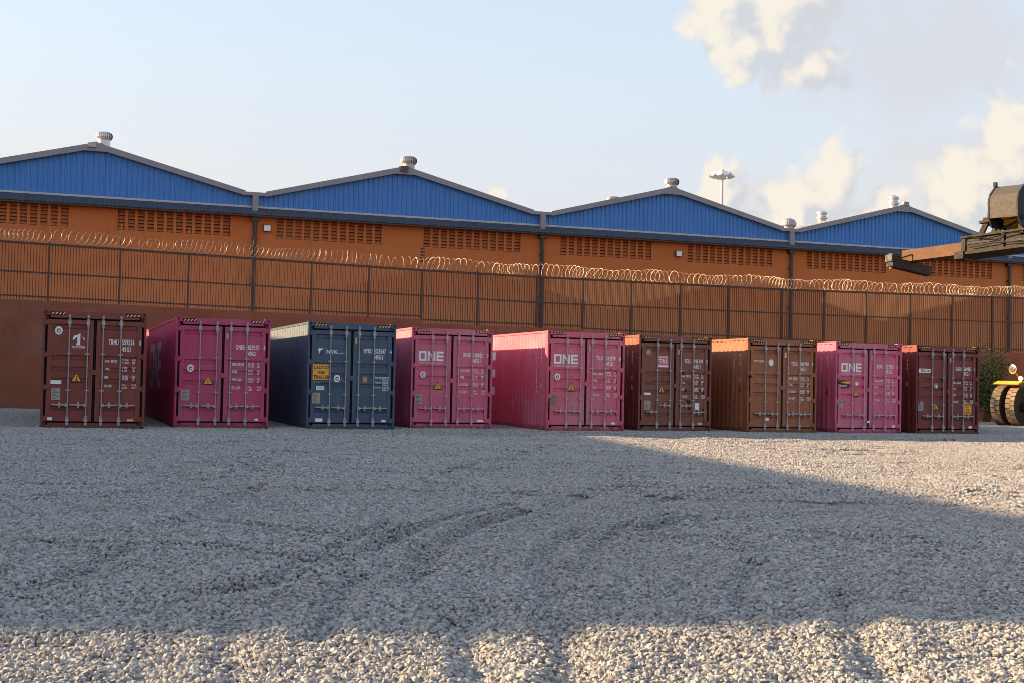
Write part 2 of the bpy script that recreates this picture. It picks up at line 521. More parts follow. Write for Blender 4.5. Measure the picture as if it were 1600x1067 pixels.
RUTS = [  # polyline, half width, depth
    ([(4.63, 11.24), (4.07, 10.37), (3.48, 9.11), (3.04, 7.86), (2.68, 6.72), (2.29, 5.52), (1.9, 3.5)], .10, .075),
    ([(6.42, 12.81), (5.57, 11.95), (4.84, 11.21)], .07, .07),
    ([(6.41, 12.28), (5.75, 11.75), (5.0, 10.93)], .08, .07),
    ([(4.74, 13.01), (4.03, 12.16), (3.22, 10.73), (2.59, 9.44)], .09, .075),
    ([(4.84, 13.72), (3.97, 12.78), (3.09, 11.47), (2.3, 10.04)], .09, .07),
    ([(4.96, 7.46), (4.3, 6.35), (3.78, 5.39), (3.3, 4.2)], .11, .075),
    ([(2.21, 7.12), (2.02, 6.26), (1.77, 5.36), (1.4, 3.9)], .085, .06),
    ([(0.97, 7.6), (0.9, 6.69), (0.78, 5.61), (.6, 4.0)], .09, .035),
    ([(4.22, 6.89), (3.73, 6.02), (3.15, 5.02)], .16, .025),
    ([(2.38, 6.79), (2.28, 6.04), (2.11, 5.28)], .14, .02),
    ([(3.44, 6.64), (3.16, 5.99), (2.79, 5.11)], .15, .02),
    ([(1.25, 15.67), (0.73, 15.21), (0.07, 14.96)], .13, .06),
    ([(1.7, 8.96), (1.38, 8.59), (0.98, 8.28)], .12, .06),
    ([(16.1, 29.7), (17.93, 30.62)], .35, .14), ([(15.29, 23.79), (16.51, 24.32)], .3, .12),
    ([(11.58, 14.62), (11.74, 14.31)], .15, .07),
    ([(5.68, 10.1), (5.64, 10.48), (5.27, 10.64)], .12, .07), ([(7.2, 9.86), (6.86, 10.24), (6.52, 10.54)], .12, .06),
    ([(9.0, 20.0), (7.5, 17.0), (6.8, 14.5)], .12, .05), ([(3.0, 22.0), (2.6, 18.5), (1.4, 16.5)], .14, .05),
    ([(20.0, 27.0), (18.0, 27.3), (14.0, 26.6)], .18, .07), ([(20.0, 25.0), (17.0, 25.3), (14.6, 25.0)], .15, .06),
    ( [(5.19, 11.43), (4.39, 10.31), (3.73, 9.06), (3.33, 8.06)] , 0.08, .045),
    ( [(3.83, 11.36), (2.88, 9.75), (2.31, 8.55)] , 0.08, .045),
    ( [(2.98, 12.01), (1.97, 9.91), (1.49, 9.0)] , 0.08, .045),
    ( [(2.62, 16.49), (1.56, 13.39), (0.95, 11.78)] , 0.13, .045),
    ( [(9.21, 16.06), (7.93, 15.12), (6.31, 13.56)] , 0.13, .045),
    ( [(7.52, 16.17), (6.21, 14.81), (4.94, 12.99)] , 0.13, .045),
    ( [(8.19, 12.6), (7.25, 12.37), (6.23, 11.86)] , 0.08, .045),
    ( [(2.59, 25.54), (4.56, 23.13), (6.76, 22.63)] , 0.13, .045),
    ( [(10.07, 26.14), (5.58, 18.64), (4.14, 15.43)] , 0.13, .045),
    ( [(2.04, 8.89), (1.61, 7.68), (1.35, 6.75)] , 0.08, .045),
    ( [(5.16, 8.97), (4.24, 7.61), (3.81, 6.76)] , 0.08, .045),
    ( [(0.61, 10.52), (0.22, 9.24), (-0.09, 8.75)] , 0.08, .045),
    ([(1.2, 12.6), (2.2, 11.6), (2.9, 10.2)], .10, .05), ([(0.0, 11.0), (1.2, 10.6), (2.1, 9.6)], .10, .05),
]


def ground_z(x, y):
    x, y = np.asarray(x, float), np.asarray(y, float)
    near = np.clip((34.0 - y) / 3.0, 0, 1)
    z = (.060 * vnoise(x / 2.6, y / 2.6, 1) + .036 * vnoise(x / 1.1 + 9, y / 1.1, 2) + .026 * vnoise(x / .42, y / .42 + 5, 3)
         + .014 * vnoise(x / .17, y / .17 + 5, 4)) * (.25 + .75 * near)
    z = z + np.clip((8.6 - y) / 1.2, 0, 1) * (.035 * vnoise(x / .75 + 3, y / .9, 8) + .03 * vnoise(x / .33, y / .4 + 2, 9))
    # shallow hollow in front of the container row
    z = z - .14 * np.clip(1 - np.abs(y - 32.7 + .08 * (x - 15)) / 2.3, 0, 1) ** 1.2 * np.clip((x - 4) / 6, 0, 1)
    for pl, w, dep in RUTS:
        dep = dep * (.52 if min(q[1] for q in pl) < 5.6 else .85)
        best = np.full(x.shape, 1e9)
        for (ax, ay), (bx, by) in zip(pl[:-1], pl[1:]):
            L2 = (bx - ax) ** 2 + (by - ay) ** 2
            t = np.clip(((x - ax) * (bx - ax) + (y - ay) * (by - ay)) / L2, 0, 1)
            best = np.minimum(best, np.hypot(x - ax - t * (bx - ax), y - ay - t * (by - ay)))
        z = z - dep * np.exp(-(best / w) ** 2) + .4 * dep * np.exp(-((best - 2.1 * w) / (.9 * w)) ** 2)
    return z


def axis_coords(lo, hi, step, far):
    c = list(np.arange(lo, hi + 1e-6, step))
    g, s = [], step
    p = hi
    while p < far:
        s *= 1.35
        p += s
        g.append(p)
    g2, s = [], step
    p = lo
    while p > -far:
        s *= 1.35
        p -= s
        g2.append(p)
    return np.array(list(reversed(g2)) + c + g)


gx, gy = axis_coords(-6, 32, .16, 900), axis_coords(3, 37, .16, 900)
GX, GY = np.meshgrid(gx, gy)
GZ = ground_z(GX, GY) - .026
vs = np.stack([GX.ravel(), GY.ravel(), GZ.ravel()], 1)
nx, ny = len(gx), len(gy)
ii = (np.arange(ny - 1)[:, None] * nx + np.arange(nx - 1)[None, :]).ravel()
fs = np.stack([ii, ii + 1, ii + nx + 1, ii + nx], 1)
me = bpy.data.meshes.new('ground')
me.from_pydata(vs.tolist(), [], fs.tolist())
me.materials.append(M['ground'])
for p_ in me.polygons:
    p_.use_smooth = True
tag(obj('ground', me), kind='structure')


def in_view(x, y, extra):      # inside the visible wedge, with a margin to each side
    d = x * sy + y * cy
    l = x * cy - y * sy
    return np.abs(l) < .40 * d + extra


def points_mesh(name, xs, ys, dz, scl):
    zs = ground_z(xs, ys) + dz
    me = bpy.data.meshes.new(name)
    me.from_pydata(np.stack([xs, ys, zs], 1).tolist(), [], [])
    a = me.attributes.new('scl', 'FLOAT', 'POINT')
    a.data.foreach_set('value', scl.astype(np.float32))
    return me


def stone_nodes(T, seed, sub):
    ico = T.n('GeometryNodeMeshIcoSphere', i={'Radius': .5, 'Subdivisions': sub})
    pos = T.n('GeometryNodeInputPosition')
    noi = T.n('ShaderNodeTexNoise', noise_dimensions='4D', i={'Vector': pos.outputs[0], 'W': seed * 5.31, 'Scale': 2.3, 'Detail': 1.0})
    off = T.vmath('SUBTRACT', noi.outputs['Color'], (.5, .5, .5))
    nd = T.n('ShaderNodeVectorMath', operation='SCALE')
    T.link(off, nd.inputs[0])
    nd.inputs['Scale'].default_value = 1.25
    sp_ = T.n('GeometryNodeSetPosition', i={'Geometry': ico.outputs[0], 'Offset': nd.outputs[0]})
    r = random.Random(seed)
    tr = T.n('GeometryNodeTransform', i={'Geometry': sp_.outputs[0], 'Scale': (r.uniform(.95, 1.25), r.uniform(.78, .98), r.uniform(.62, .85))})
    return tr.outputs[0]


def gravel_tree(name, cluster):
    ng = bpy.data.node_groups.new(name, 'GeometryNodeTree')
    ng.interface.new_socket(name='Geometry', in_out='INPUT', socket_type='NodeSocketGeometry')
    ng.interface.new_socket(name='Geometry', in_out='OUTPUT', socket_type='NodeSocketGeometry')
    T = NT(ng)
    gi, go = T.n('NodeGroupInput'), T.n('NodeGroupOutput')

    def joined(n, sub, s0):
        jn = T.n('GeometryNodeJoinGeometry')
        for k in range(n):
            gt = T.n('GeometryNodeGeometryToInstance')
            T.link(stone_nodes(T, s0 + k, sub), gt.inputs[0])
            T.link(gt.outputs[0], jn.inputs[0])
        return jn.outputs[0]

    def rnd_rot(seed, full=True):
        return T.n('FunctionNodeRandomValue', data_type='FLOAT_VECTOR',
                   i={0: (-.7, -.7, 0) if full else (0, 0, 0), 1: (.7, .7, 6.28) if full else (0, 0, 6.28), 'Seed': seed}).outputs[0]

    def rnd_f(a, b, seed):
        return T.n('FunctionNodeRandomValue', data_type='FLOAT', i={2: a, 3: b, 'Seed': seed}).outputs[1]

    if not cluster:
        inst = joined(10, 2, 1)
        full = True
    else:
        singles = joined(6, 1, 30)
        jn = T.n('GeometryNodeJoinGeometry')
        for k in range(9):
            gr = T.n('GeometryNodeMeshGrid', i={'Size X': .34, 'Size Y': .34, 'Vertices X': 11, 'Vertices Y': 11})
            jit = T.n('FunctionNodeRandomValue', data_type='FLOAT_VECTOR', i={0: (-.028, -.028, -.012), 1: (.028, .028, .030), 'Seed': 100 + k})
            spn = T.n('GeometryNodeSetPosition', i={'Geometry': gr.outputs[0], 'Offset': jit.outputs[0]})
            iop = T.n('GeometryNodeInstanceOnPoints', i={'Points': spn.outputs[0], 'Instance': singles, 'Pick Instance': True,
                                                       'Rotation': rnd_rot(200 + k), 'Scale': rnd_f(.028, .047, 300 + k)})
            st = T.n('GeometryNodeStoreNamedAttribute', data_type='FLOAT', domain='INSTANCE',
                     i={'Geometry': iop.outputs[0], 'Name': 'tint', 'Value': rnd_f(0, 1, 400 + k)})
            rl = T.n('GeometryNodeRealizeInstances', i={'Geometry': st.outputs[0]})
            gt = T.n('GeometryNodeGeometryToInstance')
            T.link(rl.outputs[0], gt.inputs[0])
            T.link(gt.outputs[0], jn.inputs[0])
        inst = jn.outputs[0]
        full = False
    sc = T.n('GeometryNodeInputNamedAttribute', data_type='FLOAT', i={'Name': 'scl'})
    iop = T.n('GeometryNodeInstanceOnPoints', i={'Points': gi.outputs[0], 'Instance': inst, 'Pick Instance': True,
                                               'Rotation': rnd_rot(7, full), 'Scale': sc.outputs[0]})
    sm = T.n('GeometryNodeSetMaterial', i={'Geometry': iop.outputs[0], 'Material': M['stone']})
    T.link(sm.outputs[0], go.inputs[0])
    return ng


def grid_points(step, y0, y1, x0, x1, jit):
    xs, ys = np.meshgrid(np.arange(x0, x1, step), np.arange(y0, y1, step))
    xs, ys = xs.ravel(), ys.ravel()
    return xs + RNG.uniform(-jit, jit, xs.shape), ys + RNG.uniform(-jit, jit, xs.shape)


NEAR_D = 16.0
xs, ys = grid_points(.0213, 2.5, 17.5, -5, 13, .012)
d = xs * sy + ys * cy
k = in_view(xs, ys, .9) & (d > 4.2) & (d < NEAR_D)
xs, ys = xs[k], ys[k]
scl = RNG.choice([1, 1, 1, 1, 1.25, 1.5], xs.shape) * RNG.uniform(.0185, .0275, xs.shape)
o = obj('gravel', points_mesh('gravel', xs, ys, scl * .15 + RNG.uniform(-.010, .012, xs.shape), scl))
tag(o, kind='stuff')
md = o.modifiers.new('stones', 'NODES')
md.node_group = gravel_tree('gravel_stones', False)
xs, ys = grid_points(.27, 3, 57, -8, 56, .06)
d = xs * sy + ys * cy
k = in_view(xs, ys, 1.6) & (d > NEAR_D - .15) & (ys < 52.8)
xs, ys = xs[k], ys[k]
o = obj('gravel', points_mesh('gravel_far', xs, ys, np.full(xs.shape, .006), RNG.uniform(.9, 1.12, xs.shape)))
tag(o, kind='stuff')
md = o.modifiers.new('stones', 'NODES')
md.node_group = gravel_tree('gravel_clusters', True)

# ------------------------------------------------------------------ warehouse
WH = empty('warehouse', (0, 0, 0))
tag(WH, 'long orange warehouse with four blue gables and louvred vents behind the picket fence', 'warehouse')
FN = 60.0                                    # plane of the front wall
BAY = 13.85
V0 = 8.55                                    # a valley between two gables
VAL = [V0 + BAY * k for k in range(-1, 5)]   # valleys
ZV, ZP, ZW = 9.70, 11.35, 9.05               # valley, ridge, top of masonry
FLAT = .45


def roof_z(x):
    t = ((x - V0) % BAY)
    t = min(t, BAY - t)
    return ZV + max(0, t - FLAT) * (ZP - ZV) / (BAY / 2 - FLAT)


XL, XR = VAL[0], VAL[-1]
# masonry front, split round the louvred openings
panels = []
for v in VAL[:-1]:
    panels += [(v + .98, v + 5.93), (v + 7.90, v + 12.82)]
PZ0, PZ1 = 7.70, 8.66
wm = MB()
wm.box(XL, XR, FN, FN + .22, 0, PZ0)
wm.box(XL, XR, FN, FN + .22, PZ1, ZW)
edges = [XL] + [e for p_ in panels for e in p_] + [XR]
for a, b in zip(edges[0::2], edges[1::2]):
    wm.box(a, b, FN, FN + .22, PZ0, PZ1)
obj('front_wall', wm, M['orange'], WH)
bw = MB()
bw.box(XL - .2, XL, FN + .01, 96, 0, ZV - .1)
bw.box(XR, XR + .2, FN + .01, 96, 0, ZV - .1)
bw.box(XL, XR, 96, 96.2, 0, ZV - .1)
obj('back_wall', bw, M['inside'], WH)
fl = MB().box(XL, XR, FN + .3, 95.9, .02, .05)
obj('floor_slab', fl, M['inside'], WH)

# louvred panels: mullions as one piece, slats one by one on the nearest panels
pitch = (5.93 - .98) / 12
slat = MB()
slat.extrude([(0, -.045, -.005), (0, .055, .105), (0, .055, .135), (0, -.045, .025)], (pitch - .125, 0, 0))
slat_me = slat.mesh('louvre_slat')
fix_normals(slat_me)
n_sl = 0
for (a, b) in panels:
    w = b - a
    pt = w / 12
    g = MB()
    for k in range(13):
        cx = a + k * pt
        hw = .0625 if 0 < k < 12 else .035
        g.box(cx - hw, cx + hw, FN - .012 + .004 * (k % 2), FN + .13, PZ0 + .002, PZ1 - .002)
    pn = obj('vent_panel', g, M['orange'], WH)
    whole = b > 0 and a < 23 and n_sl < 290
    sm = MB()
    for k in range(12):
        for j in range(6):
            x0, z0 = a + k * pt + .0625, PZ0 + .03 + j * .155
            if whole:
                obj('louvre_slat', slat_me, M['slat'], pn, (x0, FN + .055, z0))
                n_sl += 1
            else:
                sm.extrude([(x0, FN + .010, z0 - .005), (x0, FN + .11, z0 + .105), (x0, FN + .11, z0 + .135), (x0, FN + .010, z0 + .025)], (pt - .125, 0, 0))
    if not whole:
        tag(obj('louvre_slat', sm, M['slat'], pn), kind='stuff')

# gables: sheets of ribbed blue cladding
SHEET = BAY / 15
for v in VAL[:-1]:
    for k in range(15):
        x0, x1 = v + k * SHEET + .004, v + (k + 1) * SHEET - .004
        prof = []
        nr = 4
        rp = (x1 - x0) / nr
        for r in range(nr):
            xa = x0 + r * rp
            for fx, fy in ((0, 0), (.60, 0), (.70, -.045), (.84, -.045), (.94, 0)):
                prof.append((xa + fx * rp, FN + .05 + fy))
        prof.append((x1, FN + .05))
        # split where the roof slope bends
        g = MB()
        bot = [(px, py, ZW + .05) for px, py in prof]
        top = [(px, py, roof_z(px) - .10) for px, py in prof]
        n = len(prof)
        g.add(bot + top, [(i, i + 1, n + i + 1, n + i) for i in range(n - 1)])
        o = obj('cladding_sheet', g, M['blue'], WH)
# barge boards following the slope, valley boxes, flashing
for v in VAL[:-1]:
    mid = v + BAY / 2
    for s_, (xa, xb) in ((-1, (v + FLAT, mid)), (1, (v + BAY - FLAT, mid))):
        za, zb = ZV, ZP
        poly = [(xa, FN - .20, za - .16), (xb, FN - .20, zb - .20), (xb, FN - .20, zb + .07), (xa, FN - .20, za + .07)]
        obj('barge_board', MB().extrude(poly, (0, .045, 0)), M['barge'], WH)
        under = [(xa, FN - .155, za - .02), (xb, FN - .155, zb - .02), (xb, FN - .155, zb + .05), (xa, FN - .155, za + .05)]
        obj('roof_slope', MB().extrude(under, (0, 36.0, 0)), M['roof'], WH)
    # flat piece joining the barge boards at the apex
    obj('ridge_cap', MB().extrude([(mid - .55, FN - .215, ZP - .32), (mid + .55, FN - .215, ZP - .32), (mid + .30, FN - .215, ZP + .03), (mid, FN - .215, ZP + .10), (mid - .30, FN - .215, ZP + .03)], (0, .014, 0)), M['barge'], WH)
for v in VAL:
    obj('valley_gutter', MB().box(v - FLAT - .03, v + FLAT + .03, FN - .19, 96, ZV - .13, ZV + .02), M['barge'], WH)
    obj('rainwater_head', MB().box(v - .13, v + .13, FN - .24, FN - .02, ZW - .22, ZV - .13), M['barge'], WH)
obj('gable_flashing', MB().box(XL, XR, FN - .075, FN + .04, ZW - .03, ZW + .055), M['flash'], WH)
# corrugated awning, one length per bay
for v in VAL[:-1]:
    prof = []
    npit = 84
    pw = BAY / npit
    for k in range(npit):
        for fx, fd in ((0, 0), (.30, 0), (.42, -.085), (.72, -.085), (.86, 0)):
            prof.append((v + (k + fx) * pw, fd))
    prof.append((v + BAY - .003, 0))
    n = len(prof)
    g = MB()
    g.add([(px, FN - .42 + pd * .8, 8.69 + pd * .3) for px, pd in prof] + [(px, FN - .06 + pd * .8, 9.02 + pd * .3) for px, pd in prof],
          [(i, i + 1, n + i + 1, n + i) for i in range(n - 1)])
    obj('awning_sheet', g, M['awning'], WH)
obj('soffit', MB().box(XL, XR, FN - .40, FN - .003, 8.60, 8.66), M['soffit'], WH)
# downpipes
for v in VAL:
    g = MB()
    g.tube([(v + .02, FN - .14, 8.66), (v + .02, FN - .14, .3)], .085, 10)
    g.box(v - .16, v + .2, FN - .25, FN - .002, 8.42, 8.595)
    for z in (7.6, 5.6, 3.6):
        g.box(v - .10, v + .14, FN - .05, FN - .003, z, z + .05)
    obj('downpipe', g, M['pipe'], WH)
# lightning rod on the last ridge
lr = VAL[3] + BAY / 2
obj('lightning_rod', MB().tube([(lr + .05, FN - .15, ZP), (lr + .05, FN - .15, ZP + 1.05)], .018, 5)
    .box(lr - .10, lr + .22, FN - .25, FN - .0, ZP + .02, ZP + .22), M['barge'], WH)
obj('ridge_bracket', MB().box(VAL[1] + BAY / 2 - .24, VAL[1] + BAY / 2 + .12, FN - .30, FN - .225, ZP - .22, ZP + .05), M['lampbody'], WH)
obj('ridge_bracket', MB().box(VAL[0] + BAY / 2 - .33, VAL[0] + BAY / 2 + .02, FN - .34, FN - .225, ZP - .16, ZP + .02), M['flash'], WH)


def ventilator(x, y, zb, r, mt, style):
    g = MB()
    base = roof_z(x) - .2
    g.lathe([(r * .72, base - zb), (r * .72, .10), (r * .80, .12), (r * .80, .16)], (x, y, zb), n=24)
    v = obj('roof_ventilator', g, mt, WH)
    h = MB()
    if style == 'turbine':
        n = 22
        prof = [(.70, .16), (.90, .26), (1.0, .42), (1.0, .56), (.90, .70), (.62, .80), (.2, .83)]
        for i in range(n):       # curved vanes
            a0 = 2 * math.pi * i / n
            vsn = []
            for rr, hh in prof:
                for da, k_ in ((0, 1.0), (.20, .93)):
                    a = a0 + da
                    vsn.append((x + rr * r * k_ * math.cos(a), y + rr * r * k_ * math.sin(a), zb + hh * r * 1.55))
            h.add(vsn, [(2 * j, 2 * j + 1, 2 * j + 3, 2 * j + 2) for j in range(len(prof) - 1)])
        h.lathe([(rr * r * .90, hh * r * 1.55) for rr, hh in prof], (x, y, zb), n=24)
        obj('turbine_head', h, mt, v)
    elif style == 'dome':
        h.lathe([(r * .9, .16), (r * 1.05, .22), (r * 1.05, .34), (r * .85, .50), (r * .4, .58), (.02, .6)], (x, y, zb), n=24)
        obj('domed_cap', h, mt, v)
    else:
        h.lathe([(r * .78, .16), (r * 1.0, .24), (r * 1.0, .30), (r * .78, .36), (r * .78, .46), (r * 1.05, .52), (r * .95, .62), (r * .4, .70), (.02, .71)], (x, y, zb), n=24)
        obj('vent_cap', h, mt, v)


ventilator(VAL[0] + BAY / 2 + .38, 61.2, 11.66, .37, M['ventnew'], 'turbine')
ventilator(VAL[1] + BAY / 2 + .46, 61.0, 11.58, .40, M['vent'], 'turbine')
ventilator(VAL[2] + BAY / 2 + .40, 60.7, 11.52, .38, M['vent'], 'turbine')
ventilator(VAL[2] + BAY / 2 + .45, 68.2, 11.50, .40, M['vent'], 'turbine')
ventilator(VAL[3] + .12, 60.35, 9.72, .38, M['vent'], 'dome')
ventilator(VAL[3] + BAY / 2 + .10, 61.0, 11.36, .31, M['ventnew'], 'cap')
ventilator(VAL[3] + BAY / 2 + .30, 68.4, 11.40, .33, M['ventnew'], 'cap')

# wall floodlights
for (x, z, lab) in ((9.12, 8.13, 'small square floodlight beside the left downpipe on the orange wall'),
                    (29.78, 8.07, 'small square floodlight between two louvred panels on the orange wall')):
    fo = empty('floodlight', (x, FN, z))
    tag(fo, lab, 'floodlight', 'floodlights on the warehouse wall')
    g = MB().box(-.17, .17, -.16, -.06, -.15, .15).box(-.05, .05, -.06, 0, -.05, .05)
    obj('lamp_housing', g, M['lampbody'], fo)
    obj('lamp_lens', MB().box(-.145, .145, -.172, -.162, -.125, .125), M['lampglass'], fo)

# ------------------------------------------------------------------ boundary wall, fence, razor wire
WN = 53.0
KF = WN / 56.5            # the survey below was taken for a plane at 56.5 m


def interp(x, tab):
    return float(np.interp(x, [t[0] for t in tab], [t[1] for t in tab]))


POSTS = [-10.9, -8.2, -5.5, -2.85, -.13, 2.63, 5.38, 8.03, 10.55, 13.08, 15.49, 18.11, 20.94, 23.21, 25.65, 28.21, 30.78, 33.70, 36.1, 38.54, 41.16,
         43.7, 46.22, 48.9, 51.6, 54.3]
POSTS = [p_ * KF for p_ in POSTS]
TOP = [(-12, 6.72), (-2, 6.60), (8, 6.42), (15, 6.29), (21, 6.24), (34, 6.23), (48, 6.40), (56, 6.46)]
MID = [(-12, 5.55), (-2, 5.43), (8, 5.28), (21, 5.08), (34, 5.07), (48, 5.11), (56, 5.15)]
BOT = [(-12, 4.42), (-2, 4.33), (8, 4.20), (15.48, 4.13), (15.5, 3.97), (23.2, 3.95), (23.22, 3.85), (30.9, 3.74), (40, 3.62), (56, 3.60)]
TOP, MID, BOT = ([(a * KF, CAM_H + (b - CAM_H) * KF) for a, b in t] for t in (TOP, MID, BOT))
bwall = MB()
for a, b in zip(POSTS[:-1], POSTS[1:]):
    za, zb = interp(a + .02, BOT) - .03, interp(b - .02, BOT) - .03
    bwall.extrude([(a, WN - .16, -.6), (b, WN - .16, -.6), (b, WN - .16, zb), (a, WN - .16, za)], (0, .3, 0))
o = obj('boundary_wall', bwall, M['wallred'])
tag(o, 'long reddish brown plastered wall below the picket fence behind the containers', 'wall')

FE = empty('picket_fence', (0, WN, 0))
tag(FE, 'long dark steel picket fence on top of the reddish brown wall', 'fence')
for k, x in enumerate(POSTS):
    zt, zb = interp(x, TOP), interp(x, BOT)
    obj('fence_post', MB().box(x - .04, x + .04, -.045, .045, zb - .22, zt + .05), M['fence'], FE)
    g = MB().tube([(x + random.uniform(-.04, .04), .03, zt), (x + random.uniform(-.04, .06), .03, zt + random.uniform(.85, .98))], .013, 4)
    if abs(x - 15.49 * KF) < .1:
        for j in range(5):
            g.box(x - .13, x + .10, .0, .05, zt + .35 + j * .13, zt + .40 + j * .13)
    obj('wire_rod', g, M['rod'], FE)
for a, b in zip(POSTS[:-1], POSTS[1:]):
    for tab, off, h in ((TOP, 0, .085), (MID, 0, .06), (BOT, .12, .06)):
        za, zb = interp(a + .02, tab) + off, interp(b - .02, tab) + off
        obj('fence_rail', MB().extrude([(a + .042, -.03, za - h / 2), (b - .042, -.03, zb - h / 2), (b - .042, -.03, zb + h / 2), (a + .042, -.03, za + h / 2)], (0, .05, 0)), M['fence'], FE)
pick_me = MB().box(-.013, .013, .022, .046, 0, 1).mesh('picket')
fix_normals(pick_me)
npk = 0
rest = MB()
for a, b in zip(POSTS[:-1], POSTS[1:]):
    n = max(2, int(round((b - a) / .109)))
    for j in range(1, n):
        x = a + (b - a) * j / n + random.uniform(-.006, .006)
        z0, z1 = interp(x, BOT) - .01, interp(x, TOP) - .02
        if x > -3 and npk < 298:
            o = obj('picket', pick_me, M['fence'], FE, (x, 0, z0))
            o.scale = (1, 1, z1 - z0)
            npk += 1
        else:
            rest.box(x - .013, x + .013, .022, .046, z0, z1)
tag(obj('picket', rest, M['fence'], FE), kind='stuff')

# concertina coil along the rail
rw = MB()
ct = []
x = POSTS[0]
th = 0.0
rr = random.Random(3)
while x < POSTS[-1]:
    zt = interp(x, TOP) + .06
    R_ = .235 + .025 * math.sin(x * 1.3) + .012 * math.sin(x * 5.1)
    lean = .05 * math.sin(x * .9) + .05
    dz = R_ - R_ * math.cos(th)
    ct.append((x + lean * (dz / (2 * R_) - .5) * 1.8 + float(np.interp(x, [8, 16], [.155, -.045]) + .02 * math.sin(x * .7)) * math.sin(th), WN - .02 + R_ * .78 * math.sin(th), zt + dz))
    stp = 2 * math.pi / 16
    th += stp
    x += (.225 + .030 * math.sin(x * .55) + .045 * math.sin(x * 1.9 + 1) + rr.uniform(-.018, .018)) * stp / (2 * math.pi)
rw.tube(ct, .0125, 4)
o = obj('razor_wire', rw, M['razor'])
tag(o, 'long shiny coil of razor wire running along the top of the picket fence', 'razor wire')


# ------------------------------------------------------------------ lettering
_tc = {}


def text_geo(s, font_res=2):
    if s in _tc:
        return _tc[s]
    cu = bpy.data.curves.new('lettering', 'FONT')
    cu.body = s
    cu.size = 1.0
    cu.resolution_u = font_res
    cu.offset = .024
    cu.space_character = 1.12
    ob = bpy.data.objects.new('lettering', cu)
    COL.objects.link(ob)
    dg = bpy.context.evaluated_depsgraph_get()
    me = bpy.data.meshes.new_from_object(ob.evaluated_get(dg))
    vs = [(v.co.x, v.co.y) for v in me.vertices]
    fs = [tuple(p_.vertices) for p_ in me.polygons]
    bpy.data.meshes.remove(me)
    bpy.data.objects.remove(ob)
    bpy.data.curves.remove(cu)
    if vs:
        mnx = min(v[0] for v in vs)
        mny = min(v[1] for v in vs)
        W_ = max(v[0] for v in vs) - mnx
        H_ = max(v[1] for v in vs) - mny
        vs = [((a - mnx), (b - mny)) for a, b in vs]
    else:
        W_ = H_ = 1
    _tc[s] = (vs, fs, W_, H_)
    return _tc[s]


# ------------------------------------------------------------------ containers
CW_, CH_, CL_ = 2.438, 2.896, 12.192
HW = CW_ / 2
GROOVES = [2.50, 1.765, 1.485, 1.21, .53]     # heights of the pressed grooves in the doors


def door_y(z):
    for g in GROOVES:
        if g - .065 < z < g + .065:
            return .066
    return .045


def casting(sx, y0, y1, z0, front):
    """corner casting with its oval hole in the door-side face"""
    g = MB()
    x0, x1 = (HW - .162, HW + .004) if sx > 0 else (-HW - .004, -HW + .162)
    z1 = z0 + .118
    n = 12
    cx, cz = (x0 + x1) / 2 + sx * .02, (z0 + z1) / 2
    ring = [(cx + .034 * math.cos(2 * math.pi * i / n), cz + .038 * math.sin(2 * math.pi * i / n)) for i in range(n)]
    rect = []
    for i in range(n):
        a = 2 * math.pi * i / n
        c, s = math.cos(a), math.sin(a)
        tx = ((x1 if c > 0 else x0) - cx) / c if abs(c) > 1e-6 else 1e9
        tz = ((z1 if s > 0 else z0) - cz) / s if abs(s) > 1e-6 else 1e9
        t = min(tx, tz)
        rect.append((cx + c * t, cz + s * t))
    # snap the ring to the corners
    for (X, Z) in ((x0, z0), (x0, z1), (x1, z0), (x1, z1)):
        j = min(range(n), key=lambda i: (rect[i][0] - X) ** 2 + (rect[i][1] - Z) ** 2)
        rect[j] = (X, Z)
    vs_ = [(a, y0, b) for a, b in rect] + [(a, y0, b) for a, b in ring] + [(a, y0 + .05, b) for a, b in ring]
    fs_ = []
    for i in range(n):
        j = (i + 1) % n
        fs_ += [(i, j, n + j, n + i), (n + i, n + j, 2 * n + j, 2 * n + i)]
    fs_.append(tuple(2 * n + i for i in range(n)))
    g.add(vs_, fs_)
    g.add([(x0, y0, z0), (x1, y0, z0), (x1, y1, z0), (x0, y1, z0), (x0, y0, z1), (x1, y0, z1), (x1, y1, z1), (x0, y1, z1)],
          [(0, 3, 2, 1), (4, 5, 6, 7), (0, 4, 7, 3), (1, 2, 6, 5), (3, 7, 6, 2)])
    return g


def corr_profile(y0, y1):
    """breakpoints (y, inset) of the corrugated side"""
    pts = []
    P = .278
    y = y0
    while y < y1 - P:
        pts += [(y, 0), (y + .072, 0), (y + .140, .036), (y + .210, .036)]
        y += P
    pts += [(y, 0), (y1, 0)]
    return pts


SIDE = corr_profile(.17, 12.02)


def side_mesh(sx):
    g = MB()
    n = len(SIDE)
    X = lambda d_: sx * (HW - .012 - d_)
    g.add([(X(d_), y, .17) for y, d_ in SIDE] + [(X(d_), y, 2.835) for y, d_ in SIDE], [(i, i + 1, n + i + 1, n + i) for i in range(n - 1)])
    return g


def side_letter(polys, off=.004):
    """white print on the left side that follows the corrugation; polys = (ya, yb, zlo_a, zlo_b, zhi_a, zhi_b)"""
    g = MB()
    ys_ = [p[0] for p in SIDE]
    ds_ = [p[1] for p in SIDE]
    for ya, yb, la, lb, ha, hb in polys:
        br = sorted([ya, yb] + [y for y in ys_ if ya < y < yb])
        for a, b in zip(br[:-1], br[1:]):
            f = lambda t, u, w: u + (w - u) * (t - ya) / (yb - ya)
            xa, xb = (-(HW - .012 - float(np.interp(t, ys_, ds_)) + off) for t in (a, b))
            g.add([(xa, a, f(a, la, lb)), (xb, b, f(b, la, lb)), (xb, b, f(b, ha, hb)), (xa, a, f(a, ha, hb))], [(0, 1, 2, 3)])
    return g


proto = {}


